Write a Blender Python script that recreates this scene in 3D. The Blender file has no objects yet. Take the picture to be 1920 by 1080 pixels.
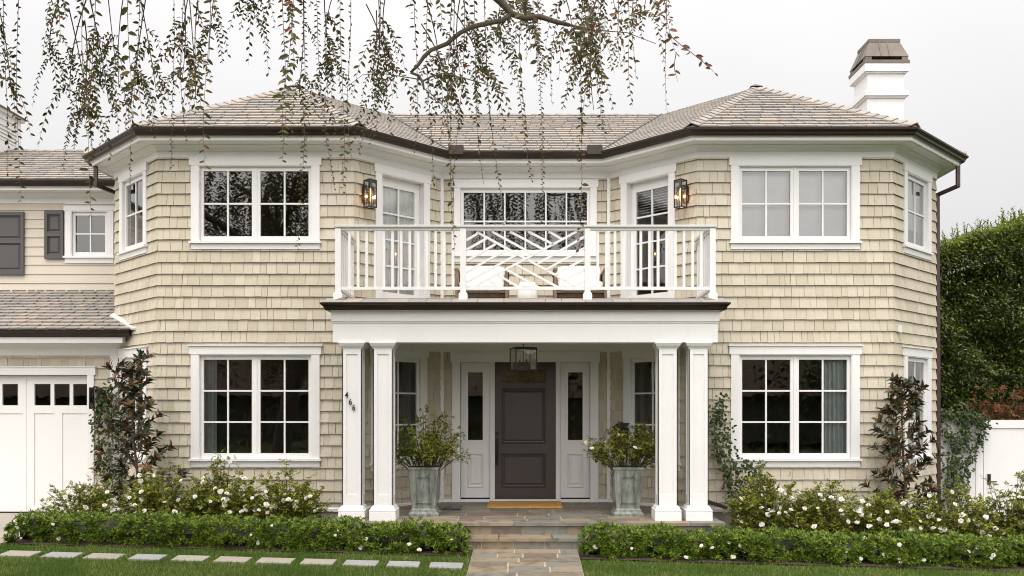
import bpy, math, random
from mathutils import Vector, Matrix, noise

# ------------------------------------------------------------------ camera, sky, sun, exposure
SC = bpy.context.scene
COL = SC.collection
PX0, HZ, FP, ZC, CY = 985.0, 765.0, 1652.0, 2.014, -14.4   # lens survey: vanishing point, horizon, focal length in px of the 1920 frame

cam = bpy.data.cameras.new('camera')
cam.sensor_width = 36.0
cam.lens = FP / 1920 * 36
cam.shift_x = -(PX0 - 960) / 1920
cam.shift_y = (HZ - 540) / 1920
cam.clip_end = 2000
cam_o = bpy.data.objects.new('camera', cam)
cam_o.location = (0, CY, ZC)
cam_o.rotation_euler = (math.radians(90), 0, 0)
COL.objects.link(cam_o)
SC.camera = cam_o

SUN_EL, SUN_AZ = math.radians(67), math.radians(-12)        # azimuth measured from the camera's back (-y), towards +x
sun_dir = Vector((math.sin(SUN_AZ) * math.cos(SUN_EL), -math.cos(SUN_AZ) * math.cos(SUN_EL), math.sin(SUN_EL)))
sun = bpy.data.lights.new('sun', 'SUN')
sun.energy = 1.6
sun.angle = math.radians(28)
sun.color = (1.0, 0.96, 0.90)
sun_o = bpy.data.objects.new('sun', sun)
sun_o.rotation_euler = (-sun_dir).to_track_quat('-Z', 'Y').to_euler()
sun_o.location = (0, -30, 40)
COL.objects.link(sun_o)

W = bpy.data.worlds.new('World')
SC.world = W
W.use_nodes = True
wn = W.node_tree
wn.nodes.clear()
def wnode(t, **k):
    n = wn.nodes.new(t)
    for a, b in k.items():
        setattr(n, a, b)
    return n
w_out = wnode('ShaderNodeOutputWorld')
w_add = wnode('ShaderNodeAddShader')
w_b1 = wnode('ShaderNodeBackground')
w_b2 = wnode('ShaderNodeBackground')
w_sky = wnode('ShaderNodeTexSky', sky_type='NISHITA', sun_disc=False)
w_sky.sun_elevation = SUN_EL
w_sky.sun_rotation = math.atan2(sun_dir.x, sun_dir.y)
w_sky.air_density = 1.0
w_sky.dust_density = 6.0
wn.links.new(w_sky.outputs[0], w_b1.inputs[0])
w_b1.inputs[1].default_value = 0.05
# overcast cloud layer: dim at the horizon, brighter overhead, with an added low glow facing the house
w_tc = wnode('ShaderNodeTexCoord')
w_sep = wnode('ShaderNodeSeparateXYZ')
wn.links.new(w_tc.outputs['Generated'], w_sep.inputs[0])
w_el = wnode('ShaderNodeMapRange')
w_el.inputs[1].default_value = 0.0
w_el.inputs[2].default_value = 1.0
w_el.inputs[3].default_value = 0.515
w_el.inputs[4].default_value = 1.62
wn.links.new(w_sep.outputs[2], w_el.inputs[0])
w_dot = wnode('ShaderNodeVectorMath', operation='DOT_PRODUCT')
wn.links.new(w_tc.outputs['Generated'], w_dot.inputs[0])
w_dot.inputs[1].default_value = (math.sin(SUN_AZ) * .79, -math.cos(SUN_AZ) * .79, .61)   # added glow, lower than the sun, to brighten porch and facade
w_gl = wnode('ShaderNodeMapRange', interpolation_type='SMOOTHSTEP')
w_gl.inputs[1].default_value = 0.0
w_gl.inputs[2].default_value = 1.0
w_gl.inputs[3].default_value = 0.0
w_gl.inputs[4].default_value = 1.75
wn.links.new(w_dot.outputs['Value'], w_gl.inputs[0])
w_noi = wnode('ShaderNodeTexNoise')
w_noi.inputs['Scale'].default_value = 3.0
w_noi.inputs['Detail'].default_value = 4
wn.links.new(w_tc.outputs['Generated'], w_noi.inputs['Vector'])
w_nr = wnode('ShaderNodeMapRange')
w_nr.inputs[3].default_value = 0.91
w_nr.inputs[4].default_value = 1.06
wn.links.new(w_noi.outputs[0], w_nr.inputs[0])
w_s = wnode('ShaderNodeMath', operation='ADD')
wn.links.new(w_el.outputs[0], w_s.inputs[0])
wn.links.new(w_gl.outputs[0], w_s.inputs[1])
w_m = wnode('ShaderNodeMath', operation='MULTIPLY')
wn.links.new(w_s.outputs[0], w_m.inputs[0])
wn.links.new(w_nr.outputs[0], w_m.inputs[1])
w_b2.inputs[0].default_value = (1.0, 0.955, 0.91, 1)
wn.links.new(w_m.outputs[0], w_b2.inputs[1])
wn.links.new(w_b1.outputs[0], w_add.inputs[0])
wn.links.new(w_b2.outputs[0], w_add.inputs[1])
wn.links.new(w_add.outputs[0], w_out.inputs[0])

SC.render.engine = 'CYCLES'
SC.view_settings.view_transform = 'Standard'
SC.view_settings.look = 'None'
SC.view_settings.exposure = 0.0
SC.view_settings.gamma = 1.0
SC.view_settings.use_curve_mapping = False
SC.cycles.use_denoising = True
SC.cycles.filter_width = 1.05
SC.cycles.max_bounces = 8
SC.cycles.transparent_max_bounces = 12
SC.cycles.sample_clamp_indirect = 6.0

# ------------------------------------------------------------------ helpers
RND = random.Random(11)
def X(px, D): return (px - PX0) * D / FP
def Z(py, D): return ZC + (HZ - py) * D / FP
def cl(v, a, b): return max(a, min(b, v))

class MB:
    def __init__(s):
        s.v = []; s.f = []
    def add(s, vs, fs):
        b = len(s.v); s.v.extend(vs); s.f.extend([tuple(i + b for i in f) for f in fs])
    def hexa(s, p):            # 8 points: bottom ring then top ring
        s.add(p, [(0, 3, 2, 1), (4, 5, 6, 7), (0, 1, 5, 4), (1, 2, 6, 5), (2, 3, 7, 6), (3, 0, 4, 7)])
    def cube(s, x0, x1, y0, y1, z0, z1):
        s.hexa([(x0, y0, z0), (x1, y0, z0), (x1, y1, z0), (x0, y1, z0), (x0, y0, z1), (x1, y0, z1), (x1, y1, z1), (x0, y1, z1)])
    def box(s, F, u0, u1, z0, z1, d0, d1):
        P = F.p
        s.hexa([P(u0, z0, d1), P(u1, z0, d1), P(u1, z0, d0), P(u0, z0, d0), P(u0, z1, d1), P(u1, z1, d1), P(u1, z1, d0), P(u0, z1, d0)])
    def bar(s, a, b, w, t, side):   # box from a to b, w wide along side, t thick
        a, b, side = Vector(a), Vector(b), Vector(side)
        d = (b - a).normalized(); side = (side - d * side.dot(d)).normalized(); n = d.cross(side)
        q = []
        for c in (a, b):
            for i, j in ((-1, -1), (1, -1), (1, 1), (-1, 1)):
                q.append(tuple(c + side * (w / 2 * i) + n * (t / 2 * j)))
        s.hexa(q)
    def tube(s, pts, rad, n=7):
        pts = [Vector(p) for p in pts]; b = len(s.v); m = len(pts)
        for i, p in enumerate(pts):
            d = (pts[min(i + 1, m - 1)] - pts[max(i - 1, 0)]).normalized()
            a = Vector((0, 0, 1)) if abs(d.z) < .85 else Vector((1, 0, 0))
            u = d.cross(a).normalized(); w = d.cross(u)
            r = rad[i] if isinstance(rad, (list, tuple)) else rad
            for k in range(n):
                t = 2 * math.pi * k / n
                s.v.append(tuple(p + u * (r * math.cos(t)) + w * (r * math.sin(t))))
        for i in range(m - 1):
            for k in range(n):
                s.f.append((b + i * n + k, b + i * n + (k + 1) % n, b + (i + 1) * n + (k + 1) % n, b + (i + 1) * n + k))
        s.f.append(tuple(b + k for k in range(n))[::-1]); s.f.append(tuple(b + (m - 1) * n + k for k in range(n)))
    def lathe(s, c, prof, n=24, sq=False):   # prof (r, z); sq: four-sided
        n = 4 if sq else n; b = len(s.v)
        for r, z in prof:
            for k in range(n):
                t = 2 * math.pi * (k + (.5 if sq else 0)) / n; rr = r * (math.sqrt(2) if sq else 1)
                s.v.append((c[0] + rr * math.cos(t), c[1] + rr * math.sin(t), c[2] + z))
        m = len(prof)
        for i in range(m - 1):
            for k in range(n):
                s.f.append((b + i * n + k, b + i * n + (k + 1) % n, b + (i + 1) * n + (k + 1) % n, b + (i + 1) * n + k))
        s.f.append(tuple(b + k for k in range(n))[::-1]); s.f.append(tuple(b + (m - 1) * n + k for k in range(n)))
    def leaf(s, p, d, up, L, w, fold=.25, droop=0.0):
        d = d.normalized(); r = d.cross(up)
        if r.length < 1e-4: r = d.cross(Vector((1, 0, .3)))
        r.normalize(); n = r.cross(d)
        m = p + d * (L * .42); t = p + d * L - n * (droop * L)
        h = n * (w * fold)
        b = len(s.v)
        s.v.extend([tuple(p), tuple(m + r * (w / 2) + h), tuple(t), tuple(m - r * (w / 2) + h)])
        s.f.append((b, b + 1, b + 2)); s.f.append((b, b + 2, b + 3))
    def leaf6(s, p, d, up, L, w, fold=.2, droop=.1):
        d = d.normalized(); r = d.cross(up)
        if r.length < 1e-4: r = d.cross(Vector((1, 0, .3)))
        r.normalize(); n = r.cross(d)
        a = p + d * (L * .28) - n * (droop * L * .05); c = p + d * (L * .68) - n * (droop * L * .4); t = p + d * L - n * (droop * L)
        h = n * (w * fold); b = len(s.v)
        s.v.extend([tuple(p), tuple(a + r * (w * .46) + h), tuple(c + r * (w * .42) + h), tuple(t), tuple(c - r * (w * .42) + h), tuple(a - r * (w * .46) + h), tuple(a), tuple(c)])
        s.f.extend([(b, b + 1, b + 6), (b + 6, b + 1, b + 2, b + 7), (b + 7, b + 2, b + 3), (b, b + 6, b + 5), (b + 6, b + 7, b + 4, b + 5), (b + 7, b + 3, b + 4)])

class Fr:                     # a wall's own frame: u along it (left to right seen from outside), z up, d outwards
    def __init__(s, a, b):
        s.o = Vector((a[0], a[1])); e = Vector((b[0] - a[0], b[1] - a[1])); s.L = e.length
        s.u = e.normalized(); s.n = Vector((s.u.y, -s.u.x))
    def p(s, u, z, d):
        q = s.o + s.u * u + s.n * d
        return (q.x, q.y, z)

def sweep(mb, pts, prof, caps=True):
    pts = [Vector(p) for p in pts]; m = len(pts)
    ns = []
    for i in range(m - 1):
        e = (pts[i + 1] - pts[i]).normalized(); ns.append(Vector((e.y, -e.x)))
    mit = []
    for i in range(m):
        if i == 0: mit.append(ns[0])
        elif i == m - 1: mit.append(ns[-1])
        else:
            a, c = ns[i - 1], ns[i]; mit.append((a + c) / (1 + a.dot(c)))
    k = len(prof); b = len(mb.v)
    for i in range(m):
        for d, z in prof:
            q = pts[i] + mit[i] * d; mb.v.append((q.x, q.y, z))
    for i in range(m - 1):
        for j in range(k):
            j2 = (j + 1) % k
            mb.f.append((b + i * k + j, b + i * k + j2, b + (i + 1) * k + j2, b + (i + 1) * k + j))
    if caps:
        mb.f.append(tuple(b + j for j in range(k))[::-1]); mb.f.append(tuple(b + (m - 1) * k + j for j in range(k)))

def cut(rects, o):             # rectangles minus one opening
    out = []
    for (a, b, c, d) in rects:
        if b <= o[0] or a >= o[1] or d <= o[2] or c >= o[3]:
            out.append((a, b, c, d)); continue
        if a < o[0]: out.append((a, o[0], c, d))
        if b > o[1]: out.append((o[1], b, c, d))
        m0, m1 = max(a, o[0]), min(b, o[1])
        if c < o[2]: out.append((m0, m1, c, o[2]))
        if d > o[3]: out.append((m0, m1, o[3], d))
    return out

def clip(poly, cp):            # Sutherland-Hodgman against a convex counter-clockwise polygon
    out = poly
    for i in range(len(cp)):
        a, b = cp[i], cp[(i + 1) % len(cp)]
        ex, ey = b[0] - a[0], b[1] - a[1]
        src, out = out, []
        if not src: return []
        def sd(p): return ex * (p[1] - a[1]) - ey * (p[0] - a[0])
        for j in range(len(src)):
            p, q = src[j], src[(j + 1) % len(src)]
            sp, sq = sd(p), sd(q)
            if sp >= 0: out.append(p)
            if (sp >= 0) != (sq >= 0):
                t = sp / (sp - sq); out.append((p[0] + (q[0] - p[0]) * t, p[1] + (q[1] - p[1]) * t))
    return out

def mesh(mb, name, smooth=False):
    me = bpy.data.meshes.new(name)
    me.from_pydata(mb.v, [], mb.f)
    if smooth:
        me.polygons.foreach_set('use_smooth', [True] * len(me.polygons))
    me.update()
    return me
def tag(o, label, cat, group=None):
    o['label'] = label; o['category'] = cat
    if group: o['group'] = group
    return o
def thing(name, label, cat, loc=(0, 0, 0), group=None, rz=0.0):
    o = bpy.data.objects.new(name, None)
    o.empty_display_size = .2
    o.location = loc; o.rotation_euler = (0, 0, rz); COL.objects.link(o)
    return tag(o, label, cat, group)
def part(name, mb, m, parent=None, label=None, smooth=False, local=False):
    # local=False: the mesh is in world coordinates whatever its parent's place
    o = bpy.data.objects.new(name, mesh(mb, name, smooth) if isinstance(mb, MB) else mb)
    if not o.data.materials: o.data.materials.append(m)
    COL.objects.link(o)
    if parent is not None:
        o.parent = parent
        if not local and parent.parent is None and parent.type == 'EMPTY':
            o.matrix_parent_inverse = (Matrix.Translation(parent.location) @ parent.rotation_euler.to_matrix().to_4x4()).inverted()
    if label: o['label'] = label
    return o
def struct(name, mb, m, smooth=False):
    o = part(name, mb, m, smooth=smooth); o['kind'] = 'structure'; return o

# ------------------------------------------------------------------ materials
def newmat(name):
    m = bpy.data.materials.new(name); m.use_nodes = True
    nt = m.node_tree; b = nt.nodes['Principled BSDF']
    return m, nt, b
def N(nt, t, **k):
    n = nt.nodes.new(t)
    for a, c in k.items(): setattr(n, a, c)
    return n
def coords(nt, scale=(1, 1, 1)):
    tc = N(nt, 'ShaderNodeTexCoord'); mp = N(nt, 'ShaderNodeMapping')
    mp.inputs['Scale'].default_value = scale
    nt.links.new(tc.outputs['Object'], mp.inputs['Vector'])
    return mp.outputs[0]
def noi(nt, vec, scale, detail=4, rough=.6):
    n = N(nt, 'ShaderNodeTexNoise'); n.inputs['Scale'].default_value = scale
    n.inputs['Detail'].default_value = detail; n.inputs['Roughness'].default_value = rough
    nt.links.new(vec, n.inputs['Vector']); return n.outputs[0]
def ramp(nt, fac, stops, interp='LINEAR'):
    r = N(nt, 'ShaderNodeValToRGB'); r.color_ramp.interpolation = interp
    e = r.color_ramp.elements
    while len(e) < len(stops): e.new(.5)
    for i, (p, c) in enumerate(stops):
        e[i].position = p; e[i].color = (*c, 1) if len(c) == 3 else c
    nt.links.new(fac, r.inputs[0]); return r.outputs[0]
def mixc(nt, fac, a, b, mode='MIX'):
    n = N(nt, 'ShaderNodeMix', data_type='RGBA', blend_type=mode)
    for s, v in ((n.inputs['Factor'], fac), (n.inputs['A'], a), (n.inputs['B'], b)):
        pass
    def put(sock, v):
        if hasattr(v, 'is_linked'): nt.links.new(v, sock)
        elif isinstance(v, (int, float)): sock.default_value = v
        else: sock.default_value = (*v, 1) if len(v) == 3 else v
    put(n.inputs[0], fac); put(n.inputs[6], a); put(n.inputs[7], b)
    return n.outputs[2]
def bump(nt, b, h, strength, dist=.01):
    n = N(nt, 'ShaderNodeBump'); n.inputs['Strength'].default_value = strength; n.inputs['Distance'].default_value = dist
    nt.links.new(h, n.inputs['Height']); nt.links.new(n.outputs[0], b.inputs['Normal'])
def isl(nt): return N(nt, 'ShaderNodeNewGeometry').outputs['Random Per Island']

def paint(name, c, rough=.45, var=.06, grime=.0):
    m, nt, b = newmat(name); v = coords(nt)
    k = noi(nt, v, 1.3, 5)
    a = tuple(x * (1 - var) for x in c); d = tuple(min(1, x * (1 + var * .4)) for x in c)
    cc = ramp(nt, k, [(.3, a), (.7, d)])
    if grime:
        g = noi(nt, coords(nt, (6, 6, 1.2)), 2.5, 6, .7)
        cc = mixc(nt, ramp(nt, g, [(.55, (0, 0, 0)), (.85, (grime, grime, grime))]), cc, tuple(x * y for x, y in zip(c, (.62, .58, .5))))
    nt.links.new(cc, b.inputs['Base Color']); b.inputs['Roughness'].default_value = rough
    bump(nt, b, noi(nt, coords(nt, (30, 30, 6)), 6, 3), .06, .004)
    return m
def plain(name, c, rough=.5, metal=0.0, var=.12, sc=8.0, bmp=.0):
    m, nt, b = newmat(name); v = coords(nt)
    cc = ramp(nt, noi(nt, v, sc, 5), [(.3, tuple(x * (1 - var) for x in c)), (.7, tuple(min(1, x * (1 + var)) for x in c))])
    nt.links.new(cc, b.inputs['Base Color']); b.inputs['Roughness'].default_value = rough; b.inputs['Metallic'].default_value = metal
    if bmp: bump(nt, b, noi(nt, v, sc * 6, 5), bmp, .01)
    return m

M = {}
M['white'] = paint('white_paint', (.715, .713, .712), .46, .04, .22)
M['white_door'] = paint('white_door_paint', (.72, .718, .717), .40, .03, .12)
M['bronze'] = plain('dark_bronze_metal', (.030, .020, .016), .32, .35, .25, 5)
M['downspout'] = plain('brown_downspout_paint', (.050, .026, .022), .4, .2, .2, 5)
M['black'] = plain('black_metal', (.014, .013, .012), .4, .3, .2, 9)
M['charcoal'] = paint('charcoal_paint', (.060, .048, .045), .32, .10)
M['shutter'] = paint('shutter_paint', (.060, .056, .058), .42, .08)
M['clapboard'] = paint('beige_clapboard_paint', (.53, .478, .40), .55, .05, .14)
M['wood'] = plain('weathered_teak', (.17, .12, .085), .7, 0, .3, 14, .2)
M['cushion'] = plain('white_cushion_fabric', (.80, .79, .77), .9, 0, .03, 20, .2)
M['ceramic'] = plain('white_ceramic', (.80, .80, .79), .2, 0, .03, 8)
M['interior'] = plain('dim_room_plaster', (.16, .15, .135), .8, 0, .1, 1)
M['curtain'] = plain('grey_linen_curtain', (.50, .53, .53), .9, 0, .1, 12, .2)
M['shade'] = plain('pale_roller_shade', (.62, .62, .62), .8, 0, .04, 3)
M['sheer'] = plain('white_sheer_curtain', (.88, .88, .87), .8, 0, .05, 6)
M['concrete'] = plain('grey_foundation', (.26, .24, .21), .85, 0, .2, 5, .3)
M['cap_metal'] = plain('weathered_copper_cap', (.125, .105, .088), .42, .35, .18, 3)

def m_shingle():
    m, nt, b = newmat('painted_cedar_shingle')
    r = isl(nt)
    base = ramp(nt, r, [(0, (.43, .388, .308)), (.3, (.475, .43, .345)), (.62, (.50, .456, .375)), (1, (.55, .506, .425))])
    g = noi(nt, coords(nt, (22, 22, 1.6)), 3.0, 6, .7)
    c = mixc(nt, ramp(nt, g, [(.42, (0, 0, 0)), (.75, (.55, .55, .55))]), base, (.40, .33, .215))
    big = noi(nt, coords(nt), .55, 4, .6)
    c = mixc(nt, ramp(nt, big, [(.38, (0, 0, 0)), (.72, (.35, .35, .35))]), c, (.455, .405, .295))
    st = noi(nt, coords(nt, (5, 5, .9)), 2.1, 5, .65)
    c = mixc(nt, ramp(nt, st, [(.57, (0, 0, 0)), (.80, (.6, .6, .6))]), c, (.37, .285, .17))
    nt.links.new(c, b.inputs['Base Color']); b.inputs['Roughness'].default_value = .68
    bump(nt, b, noi(nt, coords(nt, (60, 60, 2.5)), 4.0, 4), .30, .006)
    return m
M['shingle'] = m_shingle()

def m_slate():
    m, nt, b = newmat('mixed_roof_slate')
    r = isl(nt)
    base = ramp(nt, r, [(0, (.205, .195, .185)), (.16, (.245, .228, .208)), (.30, (.275, .243, .212)), (.46, (.255, .228, .205)), (.58, (.285, .252, .218)), (.72, (.315, .262, .215)), (.80, (.268, .24, .22)), (.9, (.215, .208, .203)), (1, (.305, .275, .238))], 'CONSTANT')
    g = noi(nt, coords(nt, (3, 3, 3)), 4, 6, .7)
    c = mixc(nt, ramp(nt, g, [(.4, (0, 0, 0)), (.75, (.5, .5, .5))]), base, (.30, .27, .24))
    nt.links.new(c, b.inputs['Base Color']); b.inputs['Roughness'].default_value = .62
    bump(nt, b, noi(nt, coords(nt), 18, 6), .35, .01)
    return m
M['slate'] = m_slate()

def m_flag():
    m, nt, b = newmat('quartzite_flagstone')
    r = isl(nt)
    base = ramp(nt, r, [(0, (.14, .12, .095)), (.18, (.23, .185, .13)), (.36, (.15, .155, .14)), (.5, (.24, .19, .125)), (.64, (.13, .10, .085)), (.78, (.26, .22, .17)), (.9, (.165, .17, .155)), (1, (.27, .20, .125))], 'CONSTANT')
    g = noi(nt, coords(nt, (1.6, 5, 5)), 3, 7, .72)
    c = mixc(nt, ramp(nt, g, [(.44, (0, 0, 0)), (.62, (.7, .7, .7))]), base, (.225, .18, .125))
    g2 = noi(nt, coords(nt, (2, 2, 2)), 2.4, 6, .7)
    c = mixc(nt, ramp(nt, g2, [(.50, (0, 0, 0)), (.66, (.85, .85, .85))]), c, (.095, .078, .066))
    nt.links.new(c, b.inputs['Base Color']); b.inputs['Roughness'].default_value = .55
    bump(nt, b, noi(nt, coords(nt, (3, 6, 6)), 9, 6), .35, .012)
    return m
M['flag'] = m_flag()
M['mortar'] = plain('pale_mortar', (.40, .345, .26), .9, 0, .12, 10, .3)
M['bluestone'] = plain('pale_bluestone', (.25, .255, .25), .7, 0, .12, 4, .2)
M['buffstone'] = plain('buff_sandstone', (.27, .25, .21), .75, 0, .1, 4, .2)
M['drive'] = plain('driveway_paving', (.28, .25, .21), .8, 0, .16, 1.6, .25)
M['asphalt'] = plain('street_asphalt', (.05, .05, .05), .9, 0, .2, 3, .3)
M['mat'] = plain('coir_mat', (.56, .31, .085), .95, 0, .22, 30, .8)

def m_soil():
    m, nt, b = newmat('dark_mulch'); v = coords(nt)
    c = ramp(nt, noi(nt, v, 26, 6, .75), [(.3, (.012, .008, .006)), (.55, (.05, .028, .018)), (.8, (.11, .065, .04))])
    nt.links.new(c, b.inputs['Base Color']); b.inputs['Roughness'].default_value = .95
    bump(nt, b, noi(nt, v, 40, 6), .9, .03); return m
M['soil'] = m_soil()
def m_lawn():
    m, nt, b = newmat('lawn_turf'); v = coords(nt)
    a = ramp(nt, noi(nt, v, 60, 5, .7), [(.3, (.026, .044, .010)), (.7, (.066, .10, .026))])
    c = mixc(nt, noi(nt, v, .7, 4), a, (.06, .08, .03))
    nt.links.new(c, b.inputs['Base Color']); b.inputs['Roughness'].default_value = .9; b.inputs['Specular IOR Level'].default_value = .1
    bump(nt, b, noi(nt, v, 80, 4), .8, .03); return m
M['lawn'] = m_lawn()

def foliage(name, stops, rough=.5, trans=.3, spec=.18, patch=None):
    m, nt, b = newmat(name)
    c = ramp(nt, isl(nt), stops)
    if patch:
        c = mixc(nt, ramp(nt, noi(nt, coords(nt), patch[1], 3), [(.45, (0, 0, 0)), (.65, (.75, .75, .75))]), c, patch[0])
    nt.links.new(c, b.inputs['Base Color']); b.inputs['Roughness'].default_value = rough
    b.inputs['Specular IOR Level'].default_value = spec
    t = N(nt, 'ShaderNodeBsdfTranslucent'); nt.links.new(c, t.inputs[0])
    mx = N(nt, 'ShaderNodeMixShader'); mx.inputs[0].default_value = trans
    out = nt.nodes['Material Output']
    nt.links.new(b.outputs[0], mx.inputs[1]); nt.links.new(t.outputs[0], mx.inputs[2]); nt.links.new(mx.outputs[0], out.inputs[0])
    return m
M['grass'] = foliage('grass_blades', [(0, (.055, .10, .014)), (.5, (.13, .20, .034)), (.82, (.22, .29, .075)), (1, (.38, .38, .16))], .5, .35, .2, ((.07, .14, .02), .9))
M['azalea'] = foliage('azalea_leaf', [(0, (.022, .045, .006)), (.4, (.058, .105, .010)), (.75, (.13, .20, .018)), (1, (.25, .28, .035))], .45, .25, .22)
M['rose'] = foliage('rose_leaf', [(0, (.045, .078, .014)), (.4, (.125, .175, .028)), (.7, (.25, .29, .04)), (.9, (.38, .36, .05)), (1, (.48, .38, .07))], .5, .35)
M['vine'] = foliage('vine_leaf', [(0, (.020, .036, .012)), (.6, (.045, .070, .022)), (1, (.09, .115, .035))], .45, .22)
M['magnolia'] = foliage('magnolia_leaf', [(0, (.014, .026, .010)), (.45, (.030, .046, .018)), (.62, (.055, .040, .018)), (.85, (.11, .055, .022)), (1, (.19, .09, .035))], .32, .1, .35)
M['ficus'] = foliage('hedge_leaf', [(0, (.018, .030, .006)), (.5, (.048, .075, .012)), (.85, (.10, .14, .022)), (1, (.22, .24, .04))], .32, .15, .5)
M['ficus_tip'] = foliage('hedge_young_leaf', [(0, (.05, .09, .012)), (.5, (.13, .19, .022)), (.85, (.23, .28, .03)), (1, (.32, .31, .05))], .4, .35, .3)
M['redleaf'] = foliage('red_shrub_leaf', [(0, (.05, .06, .02)), (.4, (.10, .06, .028)), (.75, (.26, .06, .03)), (1, (.28, .15, .07))], .4, .3)
M['treeleaf'] = foliage('weeping_tree_leaf', [(0, (.036, .042, .012)), (.5, (.080, .084, .022)), (.84, (.14, .125, .03)), (.94, (.17, .085, .028)), (1, (.21, .07, .035))], .45, .3)
M['redtip'] = foliage('reddish_young_leaf', [(0, (.10, .045, .03)), (.6, (.18, .065, .045)), (1, (.14, .10, .035))], .4, .3)
M['farleaf'] = foliage('far_tree_leaf', [(0, (.02, .035, .012)), (1, (.10, .13, .04))], .5, .2)
M['petal'] = foliage('white_petal', [(0, (.72, .70, .62)), (.5, (.80, .79, .75)), (1, (.82, .76, .68))], .6, .25, .2)
M['stem'] = plain('green_brown_stem', (.075, .06, .03), .7, 0, .3, 12)
M['bark'] = plain('grey_tree_bark', (.115, .092, .07), .85, 0, .35, 9, .6)
M['twig'] = plain('dark_twig_bark', (.10, .065, .055), .8, 0, .3, 12)
M['trunk'] = plain('brown_trunk', (.13, .085, .05), .8, 0, .3, 12)

def m_copper():
    m, nt, b = newmat('verdigris_lead')
    a = ramp(nt, noi(nt, coords(nt, (7, 7, 1.6)), 2.2, 7, .7), [(.30, (.055, .06, .057)), (.46, (.155, .172, .155)), (.64, (.28, .305, .275)), (.85, (.39, .41, .37))])
    c = mixc(nt, ramp(nt, noi(nt, coords(nt), 6, 6, .7), [(.55, (0, 0, 0)), (.75, (.6, .6, .6))]), a, (.09, .095, .095))
    nt.links.new(c, b.inputs['Base Color']); b.inputs['Roughness'].default_value = .6; b.inputs['Metallic'].default_value = .15
    bump(nt, b, noi(nt, coords(nt), 30, 5), .2, .006); return m
M['copper'] = m_copper()

def m_glass(name, boost=1.9, tint=(.94, .955, .95), wav=.02):
    m, nt, b = newmat(name); nt.nodes.remove(b)
    tr = N(nt, 'ShaderNodeBsdfTransparent'); tr.inputs[0].default_value = (*tint, 1)
    gl = N(nt, 'ShaderNodeBsdfGlossy'); gl.inputs['Roughness'].default_value = .0
    fr = N(nt, 'ShaderNodeFresnel'); fr.inputs[0].default_value = 1.52
    mu = N(nt, 'ShaderNodeMath', operation='MULTIPLY', use_clamp=True); mu.inputs[1].default_value = boost
    nt.links.new(fr.outputs[0], mu.inputs[0])
    bp = N(nt, 'ShaderNodeBump'); bp.inputs['Strength'].default_value = wav; bp.inputs['Distance'].default_value = .05
    nt.links.new(noi(nt, coords(nt), 2.2, 2), bp.inputs['Height'])
    nt.links.new(bp.outputs[0], gl.inputs['Normal'])
    mx = N(nt, 'ShaderNodeMixShader')
    nt.links.new(mu.outputs[0], mx.inputs[0]); nt.links.new(tr.outputs[0], mx.inputs[1]); nt.links.new(gl.outputs[0], mx.inputs[2])
    nt.links.new(mx.outputs[0], nt.nodes['Material Output'].inputs[0])
    return m
M['glass'] = m_glass('window_glass', 3.2)
m_, nt_, b_ = newmat('painted_reflection_glass')  # brown reflection in the door glass, painted as base colour
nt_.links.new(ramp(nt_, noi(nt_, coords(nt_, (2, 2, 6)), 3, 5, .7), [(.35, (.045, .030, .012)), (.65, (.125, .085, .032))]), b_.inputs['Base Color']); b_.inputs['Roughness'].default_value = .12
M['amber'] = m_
M['lampglass'] = m_glass('lantern_glass', 1.6, (.93, .93, .92), .0)
def m_emit(name, c, s):
    m, nt, b = newmat(name)
    b.inputs['Base Color'].default_value = (*c, 1); b.inputs['Emission Color'].default_value = (*c, 1); b.inputs['Emission Strength'].default_value = s
    return m
M['bulb'] = m_emit('glowing_filament', (1, .50, .18), 1.8)
M['bulb_off'] = plain('unlit_bulb', (.55, .5, .42), .3, 0, .05)
# ------------------------------------------------------------------ the lie of the land
def gz(x, y):
    D = y + 14.4
    g = .062 * (cl(D, 3, 12.6) - 12.5) - .027 * cl(x, -7.2, 12)
    if x < -7.3: g = min(g, .10)
    return g
def grid(name, x0, x1, y0, y1, nx, ny, m, f=None, mask=None):
    mb = MB(); f = f or gz
    for j in range(ny + 1):
        for i in range(nx + 1):
            x = x0 + (x1 - x0) * i / nx; y = y0 + (y1 - y0) * j / ny
            mb.v.append((x, y, f(x, y)))
    for j in range(ny):
        for i in range(nx):
            a = j * (nx + 1) + i
            mb.f.append((a, a + 1, a + nx + 2, a + nx + 1))
    return struct(name, mb, m, smooth=True)

mb = MB()                                  # one ground sheet to the horizon, following the slope of the front garden
xs = [-600, -60, -20, -12, -9, -7.32, -7.2] + [-6 + i * 1.0 for i in range(18)] + [12.0, 16, 30, 80, 600]
ys = [-600, -80, -40, -20] + [-14.4 + i * .6 for i in range(20)] + [-1.8, 0, 4, 12, 40, 100, 600]
for y in ys:
    for x in xs: mb.v.append((x, y, gz(x, y) - .012))
n = len(xs)
for j in range(len(ys) - 1):
    for i in range(n - 1):
        a = j * n + i; mb.f.append((a, a + 1, a + n + 1, a + n))
struct('ground', mb, M['lawn'])
grid('planting_bed_left', -7.12, -.80, -2.40, 1.25, 24, 14, M['soil'], lambda x, y: gz(x, y) + .012 + .012 * noise.noise((x * 5, y * 5, 0)))
grid('planting_bed_right', .76, 13.0, -2.40, 1.9, 34, 14, M['soil'], lambda x, y: gz(x, y) + .012 + .012 * noise.noise((x * 5, y * 5, 0)))
mb = MB(); mb.cube(-20, -7.17, -9.0, 1.12, -.4, .165)
for k in range(5): pass
struct('driveway', mb, M['drive'])
mb = MB(); mb.cube(-600, 600, -34, -19, -.5, -.455)
struct('street', mb, M['asphalt'])

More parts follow.
